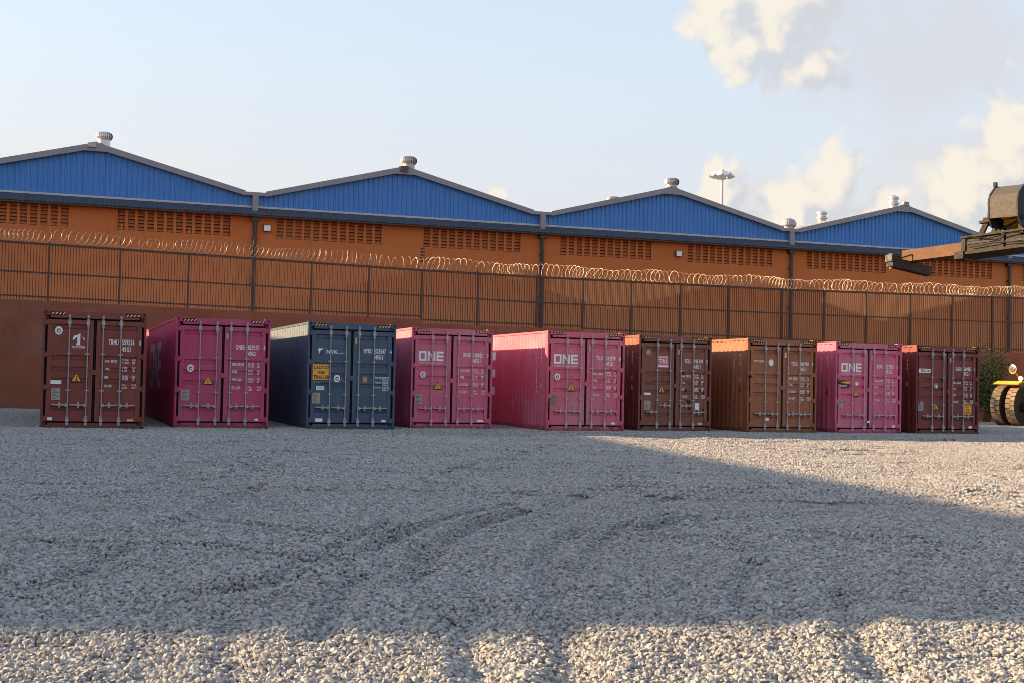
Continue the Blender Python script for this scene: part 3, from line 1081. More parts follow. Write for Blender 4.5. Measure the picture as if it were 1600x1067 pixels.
def build_proto():
    P = proto
    for sx in (-1, 1):
        P['casting', sx, 't'] = casting(sx, -.004, .17, CH_ - .118, True).mesh('corner_casting')
        P['casting', sx, 'b'] = casting(sx, -.004, .17, 0, True).mesh('corner_casting')
        P['rcast', sx, 't'] = MB().box(*sorted((sx * (HW - .162), sx * (HW + .004))), 12.03, 12.196, CH_ - .118, CH_).mesh('corner_casting')
        P['rcast', sx, 'b'] = MB().box(*sorted((sx * (HW - .162), sx * (HW + .004))), 12.03, 12.196, 0, .118).mesh('corner_casting')
        a, b = sorted((sx * (HW - .055), sx * HW))
        c, d_ = sorted((sx * (HW - .13), sx * (HW - .055)))
        P['post', sx] = MB().box(a, b, .0, .165, .119, CH_ - .119).box(c, d_, .09, .165, .119, CH_ - .119).mesh('corner_post')
        P['rpost', sx] = MB().box(*sorted((sx * (HW - .12), sx * HW)), 12.04, 12.19, .119, CH_ - .119).mesh('corner_post')
        P['toprail', sx] = MB().box(*sorted((sx * (HW - .06), sx * (HW - .001))), .171, 12.029, 2.832, CH_ - .008).mesh('top_rail')
        P['botrail', sx] = MB().box(*sorted((sx * (HW - .05), sx * (HW - .002))), .171, 12.029, .03, .172).mesh('bottom_rail')
        P['side', sx] = side_mesh(sx).mesh('side_panel')
        # door leaf: four frame bars and the pressed panel
        xa, xb = (.035, 1.105) if sx > 0 else (-1.105, -.035)
        dz0, dz1 = .205, 2.672
        g = MB()
        fw = .105
        g.box(xa, xb, .03, .08, dz1 - fw, dz1).box(xa, xb, .03, .08, dz0, dz0 + .09)
        g.box(xa, xa + fw, .03, .08, dz0 + .09, dz1 - fw).box(xb - fw, xb, .03, .08, dz0 + .09, dz1 - fw)
        pts = [(dz0 + .09, .045)]
        for gz in sorted(GROOVES):
            pts += [(gz - .065, .045), (gz - .030, .088), (gz + .045, .088), (gz + .055, .045)]
        pts.append((dz1 - fw, .045))
        n = len(pts)
        x0, x1 = xa + fw + .001, xb - fw - .001
        g.add([(x0, y, z) for z, y in pts] + [(x1, y, z) for z, y in pts], [(i, n + i, n + i + 1, i + 1) for i in range(n - 1)])
        P['door', sx] = g.mesh('door')
        for q, hx in enumerate(((-.60, -.168) if sx < 0 else (.189, .61))):
            g = MB().tube([(hx, -.005, .12), (hx, -.005, 2.80)], .0155, 8)
            for z in (2.60, .235):            # cam guides
                g.lathe([(.05, -.025), (.05, .025)], (hx, -.01, z), (0, 1, 0), 10)
                g.box(hx - .032, hx + .032, .0, .029, z - .10, z + .10)
            for z in (2.76, .135):            # cam ends
                g.box(hx - .028, hx + .028, -.030, .012, z - .028, z + .028)
            for z in (1.86, .965):            # brackets
                g.box(hx - .055, hx + .055, -.012, .029, z - .016, z + .016)
            P['rod', sx, q] = g.mesh('locking_rod')
            sgn = -1 if sx < 0 else 1
            g = MB().beam((hx, -.035, .60), (hx + sgn * .38, -.035, .615), .018, .032)
            g.box(min(hx, hx + sgn * .06) - .0, max(hx, hx + sgn * .06), -.05, -.004, .565, .64)
            mx = hx + sgn * .185
            g.box(mx - .022, mx + .022, -.028, .029, .545, .675)
            g.box(mx - .045, mx + .045, -.022, .027, .575, .628)
            P['handle', sx, q] = g.mesh('door_handle')
        for q, hz in enumerate((2.60, 1.83, 1.03, .27)):
            a, b = sorted((sx * 1.06, sx * (HW - .012)))
            P['hinge', sx, q] = MB().box(a, b, .006, .031, hz - .05, hz + .05).tube([(sx * (HW - .075), .012, hz - .07), (sx * (HW - .075), .012, hz + .07)], .02, 8).mesh('hinge')
        P['stripe', sx] = MB()
        for k in range(4):
            x = (-1.04 if sx < 0 else .72) + k * .085
            P['stripe', sx].add([(x, .006, 2.792), (x + .042, .006, 2.792), (x + .085, .006, 2.842), (x + .043, .006, 2.842)], [(0, 1, 2, 3)])
        P['stripe', sx] = P['stripe', sx].mesh('hazard_stripe')
        P['stripeb', sx] = MB().box(-1.05 if sx < 0 else .705, -.70 if sx < 0 else 1.05, .0085, .0095, 2.775, 2.858).mesh('stripe_panel')
    P['header'] = MB().box(-1.053, 1.053, .01, .16, 2.715, 2.875).mesh('door_header')
    P['sill'] = MB().extrude([(-1.053, .008, .055), (-.80, .008, .055), (-.76, .008, .012), (.76, .008, .012), (.80, .008, .055), (1.053, .008, .055), (1.053, .008, .165), (-1.053, .008, .165)], (0, .15, 0)).mesh('door_sill')
    g = MB().box(-1.105, -1.09, .05, .07, .19, 2.70)
    P['gasket'] = MB().box(-1.16, 1.16, .112, .125, .172, 2.712).box(-.014, .014, .040, .07, .21, 2.66).box(-1.162, -1.107, .070, .088, .20, 2.69).box(1.107, 1.162, .070, .088, .20, 2.69).mesh('door_gasket')
    P['lockbox'] = MB().box(-.045, .06, -.004, .029, 1.35, 1.47).mesh('lock_box')
    P['floor'] = MB().box(-1.16, 1.16, .17, 12.03, .10, .168).mesh('floor')
    g = MB()
    n = 43
    pts = []
    for k in range(n):
        y = .175 + k * .275
        pts += [(y, 0), (y + .09, 0), (y + .13, .02), (y + .23, .02)]
    pts.append((12.028, 0))
    m_ = len(pts)
    g.add([(-1.165, y, 2.845 + h) for y, h in pts] + [(1.165, y, 2.845 + h) for y, h in pts], [(i, i + 1, m_ + i + 1, m_ + i) for i in range(m_ - 1)])
    P['roof'] = g.mesh('roof_panel')
    P['end'] = MB().box(-1.10, 1.10, 12.10, 12.15, .0, 2.84).mesh('end_wall')
    for me_ in P.values():
        fix_normals(me_)


build_proto()


def front_y(x0, x1, z0, z1):
    if x0 < -1.0 or x1 > 1.0 or (x0 < .14 and x1 > -.14) or z0 < .296 or z1 > 2.566:
        return .030
    return min(door_y(z0), door_y(z1), door_y((z0 + z1) / 2))


def print_rows(rows, yfun):
    """rows: (x, z, height, text, squeeze[, max width]) on the doors"""
    g = MB()
    for row in rows:
        x, z, h, s, sq = row[:5]
        vs_, fs_, w_, h_ = text_geo(s)
        k = h / .72                     # cap height of the built-in font
        y = min(yfun(z + h * t) for t in (0.0, .5, 1.0)) - .006
        if yfun is door_y:
            y = front_y(x, x + w_ * k * sq, z, z + h) - .006
        g.add([(x + a * k * sq, y, z + b * k) for a, b in vs_], fs_)
    return g


def plate(x, z, w, h, rounded=False, y=None):
    yy = front_y(x - w / 2, x + w / 2, z - h / 2, z + h / 2) - .006 if y is None else y
    g = MB()
    if rounded:
        n = 20
        pts = [(x + w / 2 * math.cos(2 * math.pi * i / n), yy, z + h / 2 * math.sin(2 * math.pi * i / n)) for i in range(n)]
    else:
        pts = [(x - w / 2, yy, z - h / 2), (x + w / 2, yy, z - h / 2), (x + w / 2, yy, z + h / 2), (x - w / 2, yy, z + h / 2)]
    g.extrude(pts, (0, .003, 0))
    return g


WEIGHT = {
    'a': ['MAX. GROSS', 'TARE', 'NET', 'CU.CAP.'], 'b': ['MAX GROSS', 'TARE', 'PAYLOAD', 'CU. CAP.']}
VALUES = [('32.500 KGS', '71.650 LBS'), ('3.700 KGS', '8.160 LBS'), ('28.800 KGS', '63.490 LBS'), ('76.4 CU.M', '2.700 CU.FT')]


def letters_one(x, z, w, h, y):
    """the word ONE in its square lettering"""
    g = MB()
    t = h * .20
    lw = w * .31
    q = lambda a, b, c, d_: g.add([(a, y, c), (b, y, c), (b, y, d_), (a, y, d_)], [(0, 1, 2, 3)])
    q(x, x + t, z, z + h), q(x + lw - t, x + lw, z, z + h), q(x + t, x + lw - t, z, z + t), q(x + t, x + lw - t, z + h - t, z + h)
    x2 = x + w * .36
    q(x2, x2 + t, z, z + h), q(x2 + lw - t, x2 + lw, z, z + h)
    g.add([(x2 + t, y, z + h), (x2 + t, y, z + h - t * 1.5), (x2 + lw - t, y, z), (x2 + lw - t, y, z + t * 1.5)], [(0, 1, 2, 3)])
    x3 = x + w * .72
    lw = w * .28
    q(x3, x3 + t, z, z + h)
    for zz in (z, z + h / 2 - t / 2, z + h - t):
        q(x3 + t, x3 + lw, zz, zz + t)
    return g


def big_one(y_end, z0, h):
    """polys for the word ONE on a side; the text reads towards the doors"""
    L = h * .98
    t = h * .19
    gap = h * .16
    P = []
    R_ = lambda ya, yb, za, zb: P.append((ya, yb, za, za, zb, zb))
    e0 = y_end + L * .92
    R_(e0 - t, e0, z0, z0 + h)
    for zz in (z0, z0 + h / 2 - t / 2, z0 + h - t):
        R_(y_end, e0 - t, zz, zz + t)
    n1 = e0 + gap
    n0 = n1 + L
    R_(n0 - t, n0, z0, z0 + h)
    R_(n1, n1 + t, z0, z0 + h)
    P.append((n1 + t, n0 - t, z0, z0 + h - t * 1.5, z0 + t * 1.5, z0 + h))
    o1 = n0 + gap
    o0 = o1 + L
    R_(o0 - t, o0, z0, z0 + h), R_(o1, o1 + t, z0, z0 + h)
    R_(o1 + t, o0 - t, z0, z0 + t), R_(o1 + t, o0 - t, z0 + h - t, z0 + h)
    return P


def side_column(s, y, z, h, pitch):
    """characters stacked one below the other on the left side"""
    g = MB()
    for k, ch in enumerate(s):
        if ch == ' ':
            continue
        vs_, fs_, w_, h_ = text_geo(ch)
        kk = h / .72
        x = -(HW - .012 + .005)
        g.add([(x, y + (w_ / 2 - a) * kk * .8, z - h - k * pitch + b * kk) for a, b in vs_], fs_)
    return g


PAINT = dict(
    maroon=((.185, .034, .023), dict(dirt=.55, dirtcol=(.10, .026, .02), rust=.4)),
    magenta=((.40, .032, .110), dict(dirt=.5, dirtcol=(.27, .03, .075), rust=.18, fade=.35)),
    navy=((.036, .068, .118), dict(dirt=.55, dirtcol=(.065, .08, .10), rust=.2, fade=.25)),
    pink=((.52, .095, .175), dict(dirt=.5, dirtcol=(.36, .07, .13), rust=.2, fade=.5)),
    pink_worn=((.53, .085, .150), dict(dirt=.5, dirtcol=(.33, .065, .10), rust=.42, fade=.6)),
    brown=((.185, .057, .038), dict(dirt=.40, dirtcol=(.09, .035, .026), rust=.5, rustcol=(.03, .015, .012))),
    orange_brown=((.27, .085, .036), dict(dirt=.45, dirtcol=(.15, .05, .03), rust=.45, rustcol=(.10, .035, .018), fade=.3)),
    deep_red=((.165, .029, .025), dict(dirt=.25, dirtcol=(.08, .02, .018), rust=.15)),
)
CONT = [
    dict(pos=(1.051, 34.072, -.85), paint='maroon', label='maroon container with a white trident emblem, first from the left end of the row',
         ids=('TRHU', '559556', '0', '45G1'), tab='a'),
    dict(pos=(4.307, 35.21, .12), paint='magenta', label='deep magenta container with bare left door, between the maroon and the dark blue containers',
         ids=('ONEU', '829370', '8', '45G1'), tab='b', one_side=True),
    dict(pos=(7.765, 35.274, .39), paint='navy', label='dark blue container with a yellow caution high trailer sign on its left door',
         ids=('NYKU', '528347', '4', '45G1'), tab='c'),
    dict(pos=(10.978, 36.516, .13), paint='pink', label='pink container with white ONE lettering right next to the dark blue container',
         ids=('ONEU', '128882', '0', '45G1'), tab='b', one=True),
    dict(pos=(14.746, 35.521, .30), paint='pink_worn', label='pink ONE container in mid row showing its long corrugated left side',
         ids=('TLLU', '542870', '8', '45G1'), tab='a', one=True, one_side=True, col=True),
    dict(pos=(17.918, 36.12, .04), paint='brown', label='dark brown container with a faded red TAL sign on its left door',
         ids=('TCLU', '965149', '3', '45G1'), tab='a', col=True),
    dict(pos=(21.364, 35.68, .08), paint='orange_brown', label='rusty orange brown container with a plain white oval on its left door',
         ids=('TCNU', '896748', '9', '45G1'), tab='b', col=True),
    dict(pos=(24.554, 35.779, -.32), paint='pink', label='pink ONE container with a black and yellow sticker, second from the right end',
         ids=('BEAU', '523083', '0', '45G1'), tab='a', one=True, col=True),
    dict(pos=(27.603, 35.839, -.21), paint='deep_red', label='dark red container with a yellow caution plate on its right door, rightmost of the row',
         ids=('GAOU', '660862', '1', '45G1'), tab='a', col=True),
]


def make_container(i, c):
    x, y, a = c['pos']
    C = empty('shipping_container', (x, y, 0), rad(a))
    tag(C, c['label'], 'shipping container', 'shipping containers parked in a row on the gravel')
    colr, kw = PAINT[c['paint']]
    jit = 1.14 + .05 * ((i * 37) % 5 - 2) / 2
    pm = mat('container_paint_%s' % c['paint'], tuple(v * jit for v in colr), .5, 0, var=.14, scale=1.6, seed=i + 1.0,
             low=(.14, .55, (.075, .05, .04)), dscale=(1.4, 1.4, .3), bump=.04, bscale=5, **kw)
    fm = mat('container_frame_paint_%s' % c['paint'], tuple(v * jit * .9 for v in colr), .55, 0, var=.2, scale=2.5, seed=i + 21.0,
             dirt=.45, dirtcol=(.06, .04, .03), rust=.35 + kw.get('rust', 0), low=(.2, .7, (.055, .04, .032)))
    galv = M['galv'] if c['paint'] not in ('pink', 'pink_worn') else mat('pinkish_rod_paint', (.46, .32, .36), .5, .2, var=.25, scale=9, rust=.2, seed=i)
    P = proto
    for sx in (-1, 1):
        for tb in 'tb':
            obj('corner_casting', P['casting', sx, tb], fm, C)
            obj('corner_casting', P['rcast', sx, tb], fm, C)
        obj('corner_post', P['post', sx], fm, C)
        obj('corner_post', P['rpost', sx], fm, C)
        obj('top_rail', P['toprail', sx], pm, C)
        obj('bottom_rail', P['botrail', sx], fm, C)
        sd = obj('side_panel', P['side', sx], pm, C)
        if sx < 0 and c.get('one_side'):
            obj('side_lettering', side_letter(big_one(4.62, 1.0, 1.36)).mesh('side_lettering'), M['faded'] if i == 1 else M['white'], sd)
        if sx < 0 and c.get('col'):
            g = side_column(c['ids'][0] + c['ids'][1] + c['ids'][2], .86, 2.44, .088, .124)
            g2 = side_column(c['ids'][3], .50, 2.44, .088, .124)
            g.add(g2.v, g2.f)
            obj('side_lettering', g.mesh('side_lettering'), M['white'], sd)
            xw = -(HW - .012 + .006)
            obj('warning_triangle', MB().extrude([(xw, .42, 1.27), (xw, .60, 1.27), (xw, .51, 1.44)], (.004, 0, 0)), M['yellow'] if i < 6 else M['rs_rust'], sd)
            obj('side_sticker', MB().box(xw, xw + .004, .44, .58, 1.56, 1.70), M['plate'], sd)
        obj('stripe_panel', P['stripeb', sx], M['black'], C)
        obj('hazard_stripe', P['stripe', sx], M['hazard'], C)
    hd = obj('door_header', P['header'], pm, C)
    obj('door_sill', P['sill'], fm, C)
    obj('door_gasket', P['gasket'], M['black'], C)
    obj('floor', P['floor'], M['rs_dark'], C)
    obj('roof_panel', P['roof'], pm, C)
    obj('end_wall', P['end'], pm, C)
    doors = {}
    for sx in (-1, 1):
        d_ = obj('door', P['door', sx], pm, C)
        doors[sx] = d_
        for q in (0, 1):
            obj('locking_rod', P['rod', sx, q], galv, d_)
            o_ = obj('door_handle', P['handle', sx, q], galv, d_)
            if i == 5 and q == 1 - (sx > 0):
                o_.location.z = .20
        for q in range(4):
            obj('hinge', P['hinge', sx, q], pm, d_)
    L, R_ = doors[-1], doors[1]
    obj('lock_box', P['lockbox'], pm, R_)
    pre, num, chk, typ = c['ids']
    rows = [(.325, 2.10, .120, pre, .50), (.645, 2.10, .120, num, .54), (1.055, 2.10, .11, chk, .60), (.645, 1.94, .115, typ, .60)]
    if c['tab'] in 'ab':
        zt = [1.68, 1.485, 1.275, 1.065]
        for k in range(4):
            rows.append((.245, zt[k] - .01, .062 if c['tab'] == 'a' else .075, WEIGHT[c['tab']][k], .55 if c['tab'] == 'a' else .5))
            for q in (0, 1):
                va, vb = VALUES[k][q].split(' ')
                rows.append((.66, zt[k] + .028 - q * .068, .050, va, .72))
                rows.append((.90, zt[k] + .028 - q * .068, .050, vb, .6))
    else:
        for k, (s, v) in enumerate((('MAX GROSS', '30.480'), ('', '67.200'), ('TARE WT.', '3.800'), ('', '8.380'), ('PAYLOAD', '26.680'), ('', '58.820'))):
            zz = 1.42 - k * .068
            if s:
                rows.append((.655, zz, .045, s, .6))
            rows.append((.86, zz, .045, v + ' KG' if k % 2 == 0 else v + ' LB', .62))
    obj('lettering', print_rows(rows, door_y).mesh('lettering'), M['white'], R_)

    def stick(name, x_, z_, w, h, mt_, dr=L, rnd=False):
        return obj(name, plate(x_, z_, w, h, rnd), mt_, dr)

    def over(name, g, mt_, dr=L):
        return obj(name, g.mesh(name) if isinstance(g, MB) else g, mt_, dr)

    def roundel(x_, z_, r):
        yy = min(door_y(z_), door_y(z_ - r), door_y(z_ + r)) - .006
        stick('round_sticker', x_, z_, 2 * r, 2.3 * r, M['white'], rnd=True)
        over('sticker_print', plate(x_, z_ - .005, 1.1 * r, 1.25 * r, True, yy - .004), M['grey_print'])
        over('sticker_print', plate(x_ + .005, z_ - .01, .55 * r, .6 * r, True, yy - .007), M['white'])

    def triangle(x_, z_, w=.23, h=.20):
        yy = min(door_y(z_), door_y(z_ - h / 2), door_y(z_ + h / 2)) - .006
        tri = lambda k, y_: MB().extrude([(x_ - w / 2 * k, y_, z_ - h / 2 * k), (x_ + w / 2 * k, y_, z_ - h / 2 * k), (x_, y_, z_ + h / 2 * k * 1.05)], (0, .002, 0))
        over('warning_triangle', tri(1.18, yy), M['blackprint'])
        over('warning_triangle', tri(.92, yy - .003), M['yellow'])
        over('warning_symbol', MB().box(x_ - .012, x_ + .012, yy - .0055, yy - .0045, z_ - .05, z_ + .03).box(x_ - .04, x_ + .04, yy - .0055, yy - .0045, z_ - .075, z_ - .058), M['blackprint'])

    def data_plate(x_, z_, w=.21, h=.285, mt_=M['plate']):
        stick('data_plate', x_, z_, w, h, mt_)
        yy = front_y(x_ - w / 2, x_ + w / 2, z_ - h / 2, z_ + h / 2) - .0095
        g = MB()
        for k in range(7):
            zz = z_ + h * .38 - k * h * .125
            g.box(x_ - w * .40, x_ + w * (.05 + .33 * ((k * 7 + i) % 3) / 2), yy, yy + .001, zz - .006, zz + .006)
        obj('plate_print', g, M['grey_print'], L)

    if c.get('one'):
        over('lettering', letters_one(-.995, 1.965, .735, .275, .038), M['white'])
        over('lettering', print_rows([(-.995, 1.885, .034, 'OCEAN NETWORK EXPRESS', 1.12)], door_y), M['white'])
    if i == 0:
        roundel(-.85, 2.40, .088)
        triangle(-.41, 1.28)
        stick('white_sticker', -.88, 1.157, .25, .088, M['white'])
        data_plate(-.88, .865)
        stick('white_sticker', -1.02, .262, .15, .07, M['white'])
        stick('white_sticker', .885, .245, .15, .05, M['hazard'], R_)
        over('lettering', print_rows([(-.555, 1.995, .058, 'TRITON', 1.02)], door_y), M['white'])
        yy = .038
        g = MB()
        P2 = lambda pts: g.add([(px, yy, pz) for px, pz in pts], [tuple(range(len(pts)))])
        P2([(-.415, 2.31), (-.345, 2.345), (-.345, 2.085), (-.415, 2.10)])            # stem
        P2([(-.44, 2.12), (-.415, 2.10), (-.345, 2.085), (-.33, 2.07), (-.44, 2.07)])
        P2([(-.515, 2.245), (-.48, 2.29), (-.415, 2.31), (-.415, 2.255), (-.46, 2.235)])
        P2([(-.525, 2.19), (-.515, 2.245), (-.46, 2.235), (-.475, 2.195)])
        P2([(-.30, 2.265), (-.255, 2.245), (-.235, 2.20), (-.255, 2.17), (-.27, 2.225)])
        over('emblem', g, M['white'])
    elif i == 1:
        roundel(-.825, 1.585, .085)
        triangle(-.37, 1.277)
        data_plate(-.94, .883)
        stick('white_sticker', .91, .262, .10, .06, M['white'], R_, True)
    elif i == 2:
        stick('caution_sign', -.845, 1.56, .44, .42, M['yellow'])
        yy = .026
        over('lettering', print_rows([(-1.035, 1.64, .095, 'CAUTION', .68), (-.93, 1.515, .085, 'HIGH', .68), (-1.045, 1.375, .10, 'TRAILER', .76)], lambda z: yy), M['blackprint'])
        roundel(-.395, 1.40, .088)
        over('lettering', print_rows([(-1.02, 1.26, .045, 'R-134a', .8)], door_y), M['grey_sticker'])
        stick('white_sticker', -.85, 1.13, .22, .10, M['white'])
        over('sticker_print', print_rows([(-.93, 1.112, .035, 'A-00826', .9)], lambda z: .040), M['grey_print'])
        data_plate(-.957, .86, .21, .29)
        stick('white_sticker', -.87, .27, .20, .09, M['white'])
        stick('white_sticker', .92, .262, .12, .06, M['white'], R_)
        stick('yellow_sticker', .372, 1.39, .105, .15, M['yellow'], R_)
        over('sticker_print', print_rows([(.337, 1.40, .045, '9.6', .7), (.337, 1.34, .04, 'HC', .8)], lambda z: .034), M['blackprint'], R_)
        yy = .038
        over('emblem', MB().add([(-.94, yy, 2.20), (-.79, yy, 2.20), (-.80, yy, 2.175), (-.86, yy, 2.165), (-.895, yy, 2.05)], [(0, 1, 2, 3, 4)]), M['white'])
        over('emblem', MB().add([(-.86, yy, 2.155), (-.79, yy, 2.165), (-.75, yy, 2.09), (-.84, yy, 2.02), (-.885, yy, 2.05)], [(0, 1, 2, 3, 4)]), mat('blue_print', (.02, .05, .16), .5))
        over('lettering', print_rows([(-.70, 2.065, .105, 'NYK', .98), (-.375, 2.065, .028, 'LOGISTICS', .95)], door_y), M['white'])
    elif i == 3:
        roundel(-.86, 1.565, .08)
        triangle(-.41, 1.26)
        data_plate(-.98, .87)
        stick('white_sticker', .885, .262, .19, .062, M['white'], R_)
    elif i == 4:
        roundel(-.883, 1.59, .085)
        triangle(-.45, 1.30)
        data_plate(-1.01, .92, .20, .30, M['olive'])
        stick('white_sticker', .885, .262, .13, .06, M['white'], R_)
    elif i == 5:
        stick('round_sticker', -.894, 2.40, .15, .17, M['grey_sticker'], rnd=True)
        stick('hire_sign', -.40, 2.13, .35, .35, M['red_sign'])
        over('sign_band', plate(-.40, 1.985, .355, .05, y=.034), M['white'])
        over('sign_band', plate(-.40, 2.265, .34, .05, y=.034), mat('pale_pink_print', (.62, .40, .42), .6))
        over('lettering', print_rows([(-.555, 2.08, .125, 'TAL', .95)], lambda z: .034), M['white'])
        triangle(-.44, 1.29, .20, .19)
        stick('white_sticker', -.915, 1.145, .22, .075, M['white'])
        data_plate(-.91, .80)
        stick('white_sticker', .766, .79, .15, .20, M['white'], R_)
        stick('white_sticker', .86, .262, .14, .07, M['hazard'], R_)
        g = MB()
        for dx, dz, r in ((.30, 1.77, .045), (.37, 1.28, .055), (.85, 1.28, .04), (.97, .70, .04), (.47, .93, .07), (.40, .80, .06), (.50, .72, .05)):
            n = 9
            g.add([(dx + r * (1 + .25 * math.sin(j * 2.3)) * math.cos(j * 6.283 / n), door_y(dz) - .004, dz + r * (1 + .3 * math.cos(j * 1.7)) * math.sin(j * 6.283 / n)) for j in range(n)], [tuple(range(n))])
        over('rust_patch', g, mat('black_rust', (.035, .012, .010), .9), R_)
        over('paper_bracket', MB().beam((-1.07, .03, 1.52), (-.73, .03, 1.52), .012, .02).beam((-1.05, .03, 1.52), (-1.05, .03, 1.66), .012, .02).beam((-.75, .03, 1.52), (-.75, .03, 1.66), .012, .02), pm)
    elif i == 6:
        over('lettering', print_rows([(-1.02, 2.185, .058, '. TEXTAINER .', .72)], door_y), M['white'])
        stick('round_sticker', -.385, 2.18, .165, .21, M['white'], rnd=True)
        stick('white_sticker', -.50, .44, .12, .09, M['white'])
        obj('tarpaulin_lashing', MB().tube([(-1.20, -.004, 1.70), (-1.15, -.03, 1.78), (-1.10, -.006, 1.72)], .03, 6), M['rs_dark'], L)
    elif i == 7:
        stick('logo_sticker', -.905, 1.585, .43, .22, M['blackprint'])
        yy = .020
        over('sticker_print', MB().add([(-1.04, yy, 1.64), (-.70, yy, 1.675), (-.695, yy, 1.58), (-.95, yy, 1.61)], [(0, 1, 2, 3)]), M['yellow'])
        over('lettering', print_rows([(-1.10, 1.50, .075, 'beacon', .92)], lambda z: yy + .005), M['white'])
        stick('white_sticker', -.42, 1.59, .10, .10, M['white'])
        triangle(-.45, 1.30, .20, .19)
        data_plate(-1.02, .92, .19, .29)
        stick('white_sticker', .95, .262, .10, .07, M['white'], R_)
        obj('seal_tag', MB().box(-.06, .05, -.012, -.004, .36, .43), M['white'], R_)
    elif i == 8:
        stick('name_plate', -.885, 2.07, .45, .13, M['white'])
        over('lettering', print_rows([(-1.04, 2.03, .082, 'SEACO', .95)], lambda z: .026), M['blackprint'])
        stick('round_sticker', -.43, 1.59, .17, .175, M['grey_sticker'], rnd=True)
        over('sticker_print', plate(-.42, 1.56, .08, .075, True, .030), M['white'])
        triangle(-.44, .92, .22, .19)
        data_plate(-1.02, .92, .20, .30, M['grey_sticker'])
        stick('caution_sign', .81, .86, .30, .36, M['yellow'], R_)
        over('lettering', print_rows([(.69, .965, .05, 'CAUTION', .78), (.745, .885, .05, "9' 6''", .8), (.755, .805, .05, 'HIGH', .7), (.68, .715, .055, 'TRAILER', .76)], lambda z: .034), M['blackprint'], R_)
        stick('white_sticker', .91, .262, .13, .075, M['white'], R_)
    if i in (1, 2, 4, 5, 6, 7, 8):          # small consolidation tag at the head of the right door
        obj('seal_tag', MB().box(.07, .135, .012, .029, 2.34, 2.50), M['plate'] if i != 6 else M['hazard'], R_)
    return C


for i, c in enumerate(CONT):
    make_container(i, c)

# ------------------------------------------------------------------ bush at the end of the row
BU = empty('bush', (42.0, 51.6, 0))
tag(BU, 'tall scruffy green bush against the wall beyond the rightmost container', 'bush')
g = MB()
rb = random.Random(21)
tips = []
for k in range(16):
    a = rb.uniform(0, 6.28)
    r = rb.uniform(.2, .9)
    h = rb.uniform(1.9, 3.6)
    p0 = Vector((rb.uniform(-.15, .15), rb.uniform(-.15, .15), -.05))
    p2 = Vector((r * math.cos(a), r * math.sin(a), h))
    p1 = p0.lerp(p2, .5) + Vector((rb.uniform(-.2, .2), rb.uniform(-.2, .2), .2))
    g.tube([p0, p1, p2], [.03, .02, .008], 4)
    tips.append((p0, p1, p2))
obj('stem', g, M['stem'], BU)
for nm, cnt, mt_ in (('foliage', 5200, M['leaf']), ('dry_foliage', 1300, M['leaf2'])):
    g = MB()
    for k in range(cnt):
        p0, p1, p2 = rb.choice(tips)
        t = rb.uniform(.30, 1.02)
        p = (p0.lerp(p1, t * 2) if t < .5 else p1.lerp(p2, t * 2 - 1)) + Vector((rb.gauss(0, .19), rb.gauss(0, .19), rb.gauss(0, .16)))
        if p.z < .5 or p.x > 1.1 and rb.random() < .6:
            continue
        s = rb.uniform(.07, .15)
        ax = Vector((rb.gauss(0, 1), rb.gauss(0, 1), rb.gauss(-.2, .6))).normalized()
        b_ = ax.orthogonal().normalized()
        b_.rotate(Matrix.Rotation(rb.uniform(0, 6.28), 3, ax))
        g.add([p, p + ax * s * .5 + b_ * s * .32, p + ax * s * 1.1, p + ax * s * .5 - b_ * s * .32], [(0, 1, 2, 3)])
    f_ = g.mesh(nm)
    tag(obj(nm, f_, mt_, BU), kind='stuff')

# ------------------------------------------------------------------ reach stacker
RSF = Vector((-.766, -.643))          # forward, in lateral/forward metres from the camera
RSO = Vector((.643, -.766))           # along the front axle, towards the right of the picture
fx_, fy_ = xz(RSF.x, RSF.y)
tx_, ty_ = 21.33, 57.0                # inner twin tyre
ax_c = Vector((tx_, ty_)) + RSO * 1.95
wx, wy = xz(*ax_c)
yawm = math.atan2(fy_, fx_)
RS = empty('reach_stacker', (wx, wy, 0), yawm)          # local +x forward, +y to its left
tag(RS, 'yellow reach stacker with dusty twin tyres holding its grey spreader high above the gravel', 'reach stacker')
ZG = .02


def wheel(x, y, r, w):
    """tyre with tread blocks, axle along local y"""
    prof = [(r * .56, -w * .44), (r * .80, -w * .50), (r * .93, -w * .47), (r * .965, -w * .40), (r * .965, w * .40), (r * .93, w * .47), (r * .80, w * .50), (r * .56, w * .44)]
    t = obj('tyre', MB().lathe(prof, (0, 0, 0), (0, 1, 0), 40, False), M['tyre_side'], RS, (x, y, r + ZG))
    blk = MB()
    nb = 26
    for k in range(nb):
        for s_ in (-1, 1):
            a0 = 2 * math.pi * (k + (.5 if s_ > 0 else 0)) / nb
            aw = 2 * math.pi / nb * .40
            c_ = []
            for rr in (r * .955, r):
                for yy in (s_ * .01 * w, s_ * .47 * w):
                    for aa in (a0 - aw, a0 + aw):
                        c_.append((rr * math.cos(aa), yy, rr * math.sin(aa)))
            blk.add(c_, [(4, 5, 7, 6), (0, 1, 5, 4), (2, 6, 7, 3), (0, 4, 6, 2), (1, 3, 7, 5)])
    obj('tread', blk, M['tyre'], t)
    obj('rim', MB().lathe([(r * .57, -w * .40), (r * .50, -w * .42), (r * .44, -w * .25), (r * .16, -w * .2), (r * .14, -w * .34), (.01, -w * .34)], (0, 0, 0), (0, 1, 0), 28, False)
        .lathe([(r * .57, w * .40), (r * .50, w * .42), (r * .44, w * .25), (r * .16, w * .2), (r * .14, w * .34), (.01, w * .34)], (0, 0, 0), (0, 1, 0), 28, False), M['rim'], t)
    return t


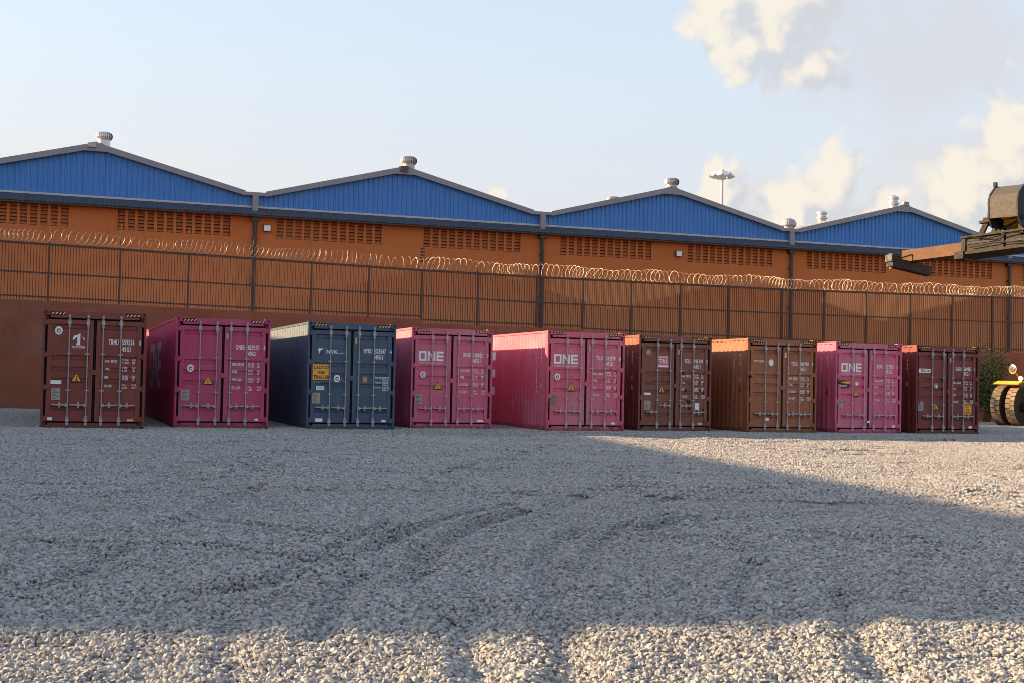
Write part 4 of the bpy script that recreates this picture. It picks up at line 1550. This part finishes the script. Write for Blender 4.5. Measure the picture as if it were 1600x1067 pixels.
for y in (-1.95, -1.27, 1.27, 1.95):
    wheel(0, y, .87, .43)
for y in (-1.2, 1.2):
    wheel(-5.9, y, .80, .48)
obj('front_axle', MB().tube([(0, -1.7, .83 + ZG), (0, 1.7, .83 + ZG)], .22, 12), M['rs_dark'], RS)
for s_ in (-1, 1):
    gd = obj('mudguard', MB().extrude([(.80, s_ * .9, 1.84), (.45, s_ * .9, 1.95), (-.9, s_ * .9, 1.95), (-.9, s_ * .9, 1.88), (.43, s_ * .9, 1.88), (.79, s_ * .9, 1.80)], (0, s_ * 1.15, 0)), M['rs_yellow'], RS)
ms = MB().tube([(.05, -1.25, 1.93), (.10, -1.30, 2.15), (.30, -1.42, 2.44)], .022, 6)
mr = obj('mirror_arm', ms, M['rs_yellow'], RS)
obj('mirror', MB().lathe([(.03, -.07), (.19, -.04), (.20, 0)], (.32, -1.44, 2.46), (1, -.2, 0), 18), M['rs_yellow'], mr)
obj('mirror_glass', MB().lathe([(.185, .004), (.10, .03), (.01, .036)], (.32, -1.44, 2.48), (1, -.2, 0), 18, False), M['mirror'], mr)
for y in (-1.15, -.90):
    h_ = obj('headlight', MB().lathe([(.05, -.12), (.11, -.03), (.115, .03)], (.15, y, 2.06), (1, 0, 0), 14), M['rs_dark'], RS)
    obj('lamp_lens', MB().lathe([(.105, .032), (.06, .045), (.01, .05)], (.15, y, 2.06), (1, 0, 0), 14, False), M['lampglass'], h_)
ch = MB().box(-7.2, -.9, -.85, .85, .85, 1.7).box(-7.6, -5.0, -1.45, 1.45, .9, 2.5)
obj('chassis', ch, M['rs_yellow'], RS)
cb = MB().extrude([(-3.4, -.75, 1.7), (-1.6, -.75, 1.7), (-1.35, -.75, 2.6), (-1.75, -.75, 3.4), (-3.2, -.75, 3.4)], (0, 1.5, 0))
cab_ = obj('cab', cb, M['rs_dark'], RS)
obj('cab_roof', MB().box(-3.35, -1.6, -.8, .8, 3.41, 3.5), M['rs_yellow'], cab_)
for s_ in (-1, 1):
    obj('boom_support', MB().extrude([(-6.9, s_ * .95, 1.7), (-5.4, s_ * .95, 1.7), (-5.9, s_ * .95, 4.1), (-6.6, s_ * .95, 4.1)], (0, s_ * -.18, 0)), M['rs_yellow'], RS)
    obj('lift_cylinder', MB().tube([(-1.2, s_ * .7, 1.6), (-.4, s_ * .6, 5.6)], .16, 12), M['rs_dark'], RS)

# head and spreader placed by their height above the yard
HC = xz(19.5, 52.0)


def to_rs(wxy, z):
    dx, dy = wxy[0] - wx, wxy[1] - wy
    c_, s_ = math.cos(yawm), math.sin(yawm)
    return Vector((dx * c_ + dy * s_, -dx * s_ + dy * c_, z))


hl = to_rs(HC, 0)
hx0, hy0 = hl.x, hl.y
obj('boom', MB().beam((-6.2, 0, 3.7), (hx0 - .7, hy0, 8.6), .95, 1.05).beam((hx0 - 4.5, hy0 * .6, 7.0), (hx0 - .2, hy0, 8.75), .7, .8), M['rs_yellow'], RS)
hd = MB()
prof = [(-1.1, 7.95), (.15, 7.95), (.36, 8.30), (.40, 8.95), (.30, 9.22), (-.10, 9.60), (-1.5, 9.70), (-1.6, 8.3)]
n = len(prof)
hw = .58
hd.add([(hx0 + a, hy0 - hw, b) for a, b in prof] + [(hx0 + a, hy0 + hw, b) for a, b in prof], [(i, (i + 1) % n, n + (i + 1) % n, n + i) for i in range(2, 7)])
hp = obj('boom_head', hd, M['rs_head'], RS)
for s_ in (-1, 1):
    pts = [(hx0 + a * 1.04 + .0, hy0 + s_ * hw, b + .03 * (1 if b > 9 else 0)) for a, b in prof]
    obj('side_plate', MB().extrude(pts, (0, s_ * .06, 0)), M['rs_dark'], hp)
    obj('pivot_pin', MB().lathe([(.10, -.05), (.10, .09), (.05, .10)], (hx0 + .05, hy0 + s_ * (hw + .02), 8.30), (0, s_, 0), 14), M['rs_grey'], hp)
obj('hoist_lug', MB().box(hx0 - .12, hx0 + .02, hy0 - hw - .06, hy0 - hw + .06, 9.6, 9.78), M['rs_dark'], hp)

# spreader: local +x along the beam to its far end, +y towards the viewer's left
SA = xz(-.53, .85)
sp_yaw = math.atan2(SA[1], SA[0])
SPC = xz(20.15, 52.0)
sl = to_rs(SPC, 7.45)
SPR = obj('spreader', MB().box(-6.3, 2.72, -.36, .36, -.30, .28).box(-6.3, 2.72, -.48, .48, .282, .37).box(-6.3, 2.86, -.52, .52, -.41, -.302)
          .box(2.50, 2.70, -.42, .42, -.298, .278).box(.62, .74, -.42, .44, -.298, .278).box(-.75, -.63, -.42, .44, -.298, .278).box(-2.6, -2.48, -.42, .44, -.298, .278),
          M['rs_grey'], RS, sl, (rad(6), rad(2.0), sp_yaw - yawm))
arm = obj('telescopic_arm', MB().beam((2.0, 0, -.06), (6.0, 0, -.06), .46, .50), M['rs_rust'], SPR)
obj('arm_cap', MB().lathe([(.20, -.235), (.20, -.231)], (5.7, 0, -.06), (0, -1, 0), 14).lathe([(.20, .231), (.20, .236)], (5.75, 0, -.06), (0, 1, 0), 14), M['rs_rust'], arm)
eb = obj('end_beam', MB().beam((5.75, -1.22, -.50), (5.75, 1.22, -.50), .36, .40), M['rs_dark'], SPR)
eb2 = MB().box(5.56, 5.94, 1.221, 1.30, -.50, -.20).box(5.62, 5.88, 1.14, 1.22, -.245, -.14)
obj('corner_guide', eb2, M['rs_head'], eb)
for y in (-1.13, 1.13):
    obj('twistlock', MB().lathe([(.05, -.24), (.07, -.18), (.035, -.12), (.035, 0)], (5.75, y, -.55), (0, 0, 1), 10), M['brass'], eb)
obj('end_brace', MB().beam((5.4, .25, -.05), (5.75, .75, -.30), .06, .05), M['rs_grey'], eb)
# rails, hoses, cross boxes on the beam
obj('slide_rail', MB().box(.80, 2.45, .345, .40, .02, .10).box(-.6, .60, .345, .40, -.10, -.02).box(-2.4, -.8, .345, .40, .02, .10), M['rs_dark'], SPR)
obj('hose', MB().tube([(2.4, .46, .34), (1.2, .58, .10), (.1, .56, .22), (-1.2, .58, .05), (-2.5, .5, .25)], .025, 6).tube([(2.2, .50, -.15), (1.0, .56, -.10), (-.4, .55, -.2)], .02, 6), M['black'], SPR)
obj('sliding_shoe', MB().box(2.45, 2.9, .30, .58, -.58, -.27), M['rs_grey'], SPR)
# turret on the beam
tu = obj('turret_frame', MB().beam((1.15, .36, .24), (.85, .30, .92), .13, .20).beam((-.95, .36, .24), (-.75, .30, .92), .13, .22).beam((1.15, -.36, .24), (.85, -.30, .92), .13, .20).beam((-.95, -.36, .24), (-.75, -.30, .92), .13, .22)
         .box(-1.0, 1.10, -.46, .46, .92, 1.02).box(-.85, .95, -.40, .40, 1.04, 1.14).beam((.8, .33, .35), (-.6, .33, .8), .06, .07), M['rs_grey'], SPR, (.75, 0, -.10))
obj('turret_ring', MB().lathe([(.48, 1.02), (.48, 1.30), (.40, 1.32)], (-.45, 0, 0), (0, 0, 1), 24), M['rs_dark'], tu)
obj('hydraulic_motor', MB().lathe([(.10, 0), (.15, .04), (.15, .26), (.08, .32)], (.75, .15, 1.14), (0, 0, 1), 14), M['rs_dark'], tu)
obj('valve_block', MB().box(.30, .55, -.05, .30, 1.15, 1.38).box(.10, .25, .05, .32, 1.15, 1.55).tube([(.18, .2, 1.55), (.2, .25, 1.75), (.35, .3, 1.72), (.42, .25, 1.40)], .03, 6), M['brass'], tu)
obj('hose', MB().tube([(.2, .25, 1.5), (.0, .3, 1.72), (-.25, .33, 1.62), (-.3, .32, 1.25)], .035, 6).tube([(.4, .28, 1.3), (.15, .36, 1.52), (-.15, .38, 1.45), (-.45, .36, 1.2)], .035, 6)
    .tube([(.6, .2, 1.35), (.45, .32, 1.62), (.1, .36, 1.6)], .03, 6), M['black'], tu)
obj('hydraulic_ram', MB().tube([(-.15, .36, 1.2), (-.55, .40, 1.55)], .06, 8).tube([(-.3, .38, 1.18), (-.95, .40, 1.42)], .05, 8), M['hyd'], tu)

# dark lump lying on the gravel before the right end of the row
lm = MB()
rb = random.Random(4)
for k in range(5):
    cx, cy_, r = rb.uniform(-.2, .2), rb.uniform(-.1, .1), rb.uniform(.06, .12)
    lm.lathe([(r * .7, -.05), (r, .02), (r * .8, .07), (r * .3, .11)], (cx, cy_, rb.uniform(0, .03)), (rb.uniform(-.4, .4), rb.uniform(-.4, .4), 1), 7)
o = obj('debris_lump', lm, M['rs_dark'], None, (23.6, 30.7, float(ground_z(23.6, 30.7)) + .03))
tag(o, 'small dark lump of debris on the gravel before the rightmost container', 'debris')

# ------------------------------------------------------------------ high mast light far behind
mx_, my_ = xz(18.85, 120.0)
HM = empty('high_mast_light', (mx_, my_, 0))
tag(HM, 'tall pale lighting mast with a ring of floodlights rising behind the third gable', 'lighting mast')
ZM = 20.9
obj('pole', MB().tube([(0, 0, 0), (0, 0, ZM)], [.30, .13], 12), M['mast'], HM)
obj('lightning_rod', MB().tube([(0, 0, ZM + .4), (0, 0, ZM + 1.6)], .025, 5), M['mast'], HM)
hr = MB()
ring = [(.62 * math.cos(2 * math.pi * k / 20), .62 * math.sin(2 * math.pi * k / 20), ZM - .12) for k in range(21)]
hr.tube(ring, .05, 6)
for k in range(4):
    a = math.pi / 2 * k + .4
    hr.tube([(0, 0, ZM - .1), (.62 * math.cos(a), .62 * math.sin(a), ZM - .12)], .04, 5)
hr.lathe([(.25, -.2), (.25, .35), (.1, .45)], (0, 0, ZM), n=12)
obj('head_frame', hr, M['mast'], HM)
for k in range(10):
    a = 2 * math.pi * k / 10 + .2
    dx, dy = math.cos(a), math.sin(a)
    axis = Vector((dx * .8, dy * .8, .6)).normalized()
    c_ = Vector((dx * .80, dy * .80, ZM - .22))
    fl_ = obj('mast_floodlight', MB().lathe([(.10, -.22), (.17, -.12), (.28, .22), (.29, .25)], c_, axis, 12), M['mast'], HM)
    obj('lamp_lens', MB().lathe([(.27, .255), (.01, .27)], c_, axis, 12, False), M['lampglass'], fl_)

# ------------------------------------------------------------------ shed left of the yard (throws the long shade over the gravel)
SH = empty('storage_shed', (-13.58, 34.65, 0), rad(-8.7))
tag(SH, 'long grey corrugated storage shed along the left edge of the gravel yard', 'shed')


def shed_wall(name, p0, p1, z0, z1):
    L_ = (Vector(p1) - Vector(p0)).length
    d_ = (Vector(p1) - Vector(p0)).normalized()
    nrm = Vector((d_.y, -d_.x))
    pts = []
    k = 0.0
    while k < L_ - .3:
        for fx, off in ((0, 0), (.12, 0), (.16, .04), (.26, .04)):
            pts.append(Vector(p0) + d_ * (k + fx) + nrm * off)
        k += .3
    pts.append(Vector(p1))
    n_ = len(pts)
    g_ = MB().add([(p.x, p.y, z0) for p in pts] + [(p.x, p.y, z1) for p in pts], [(i, i + 1, n_ + i + 1, n_ + i) for i in range(n_ - 1)])
    return obj(name, g_, M['shed'], SH)


SW, SL, SHH = 15.0, 34.5, 8.56
shed_wall('side_wall', (0, -SL / 2), (0, SL / 2), 0, SHH)
shed_wall('side_wall', (-SW, SL / 2), (-SW, -SL / 2), 0, SHH)
shed_wall('end_wall', (-SW, -SL / 2), (0, -SL / 2), 0, SHH)
shed_wall('end_wall', (0, SL / 2), (-SW, SL / 2), 0, SHH)
obj('roof', MB().box(-SW - .15, .12, -SL / 2 - .12, SL / 2 + .12, SHH, SHH + .14), M['roof'], SH)
shed_wall('added_shade_wall', (.3, SL / 2 + .05), (.3, SL / 2 + 8), 0, 7.2)  # unseen annex, added to shade the left ground and a container's rear side
shed_wall('added_shade_wall', (-SW, SL / 2 + 8), (-SW, SL / 2 + .05), 0, 7.2)
shed_wall('added_shade_wall', (.3, SL / 2 + 8), (-SW, SL / 2 + 8), 0, 7.2)
obj('added_shade_roof', MB().box(-SW - .1, .4, SL / 2 + .14, SL / 2 + 8.1, 7.2, 7.32), M['roof'], SH)
obj('sliding_door', MB().box(.05, .13, -3.2, 3.2, .05, 5.2), M['shed_door'], SH)
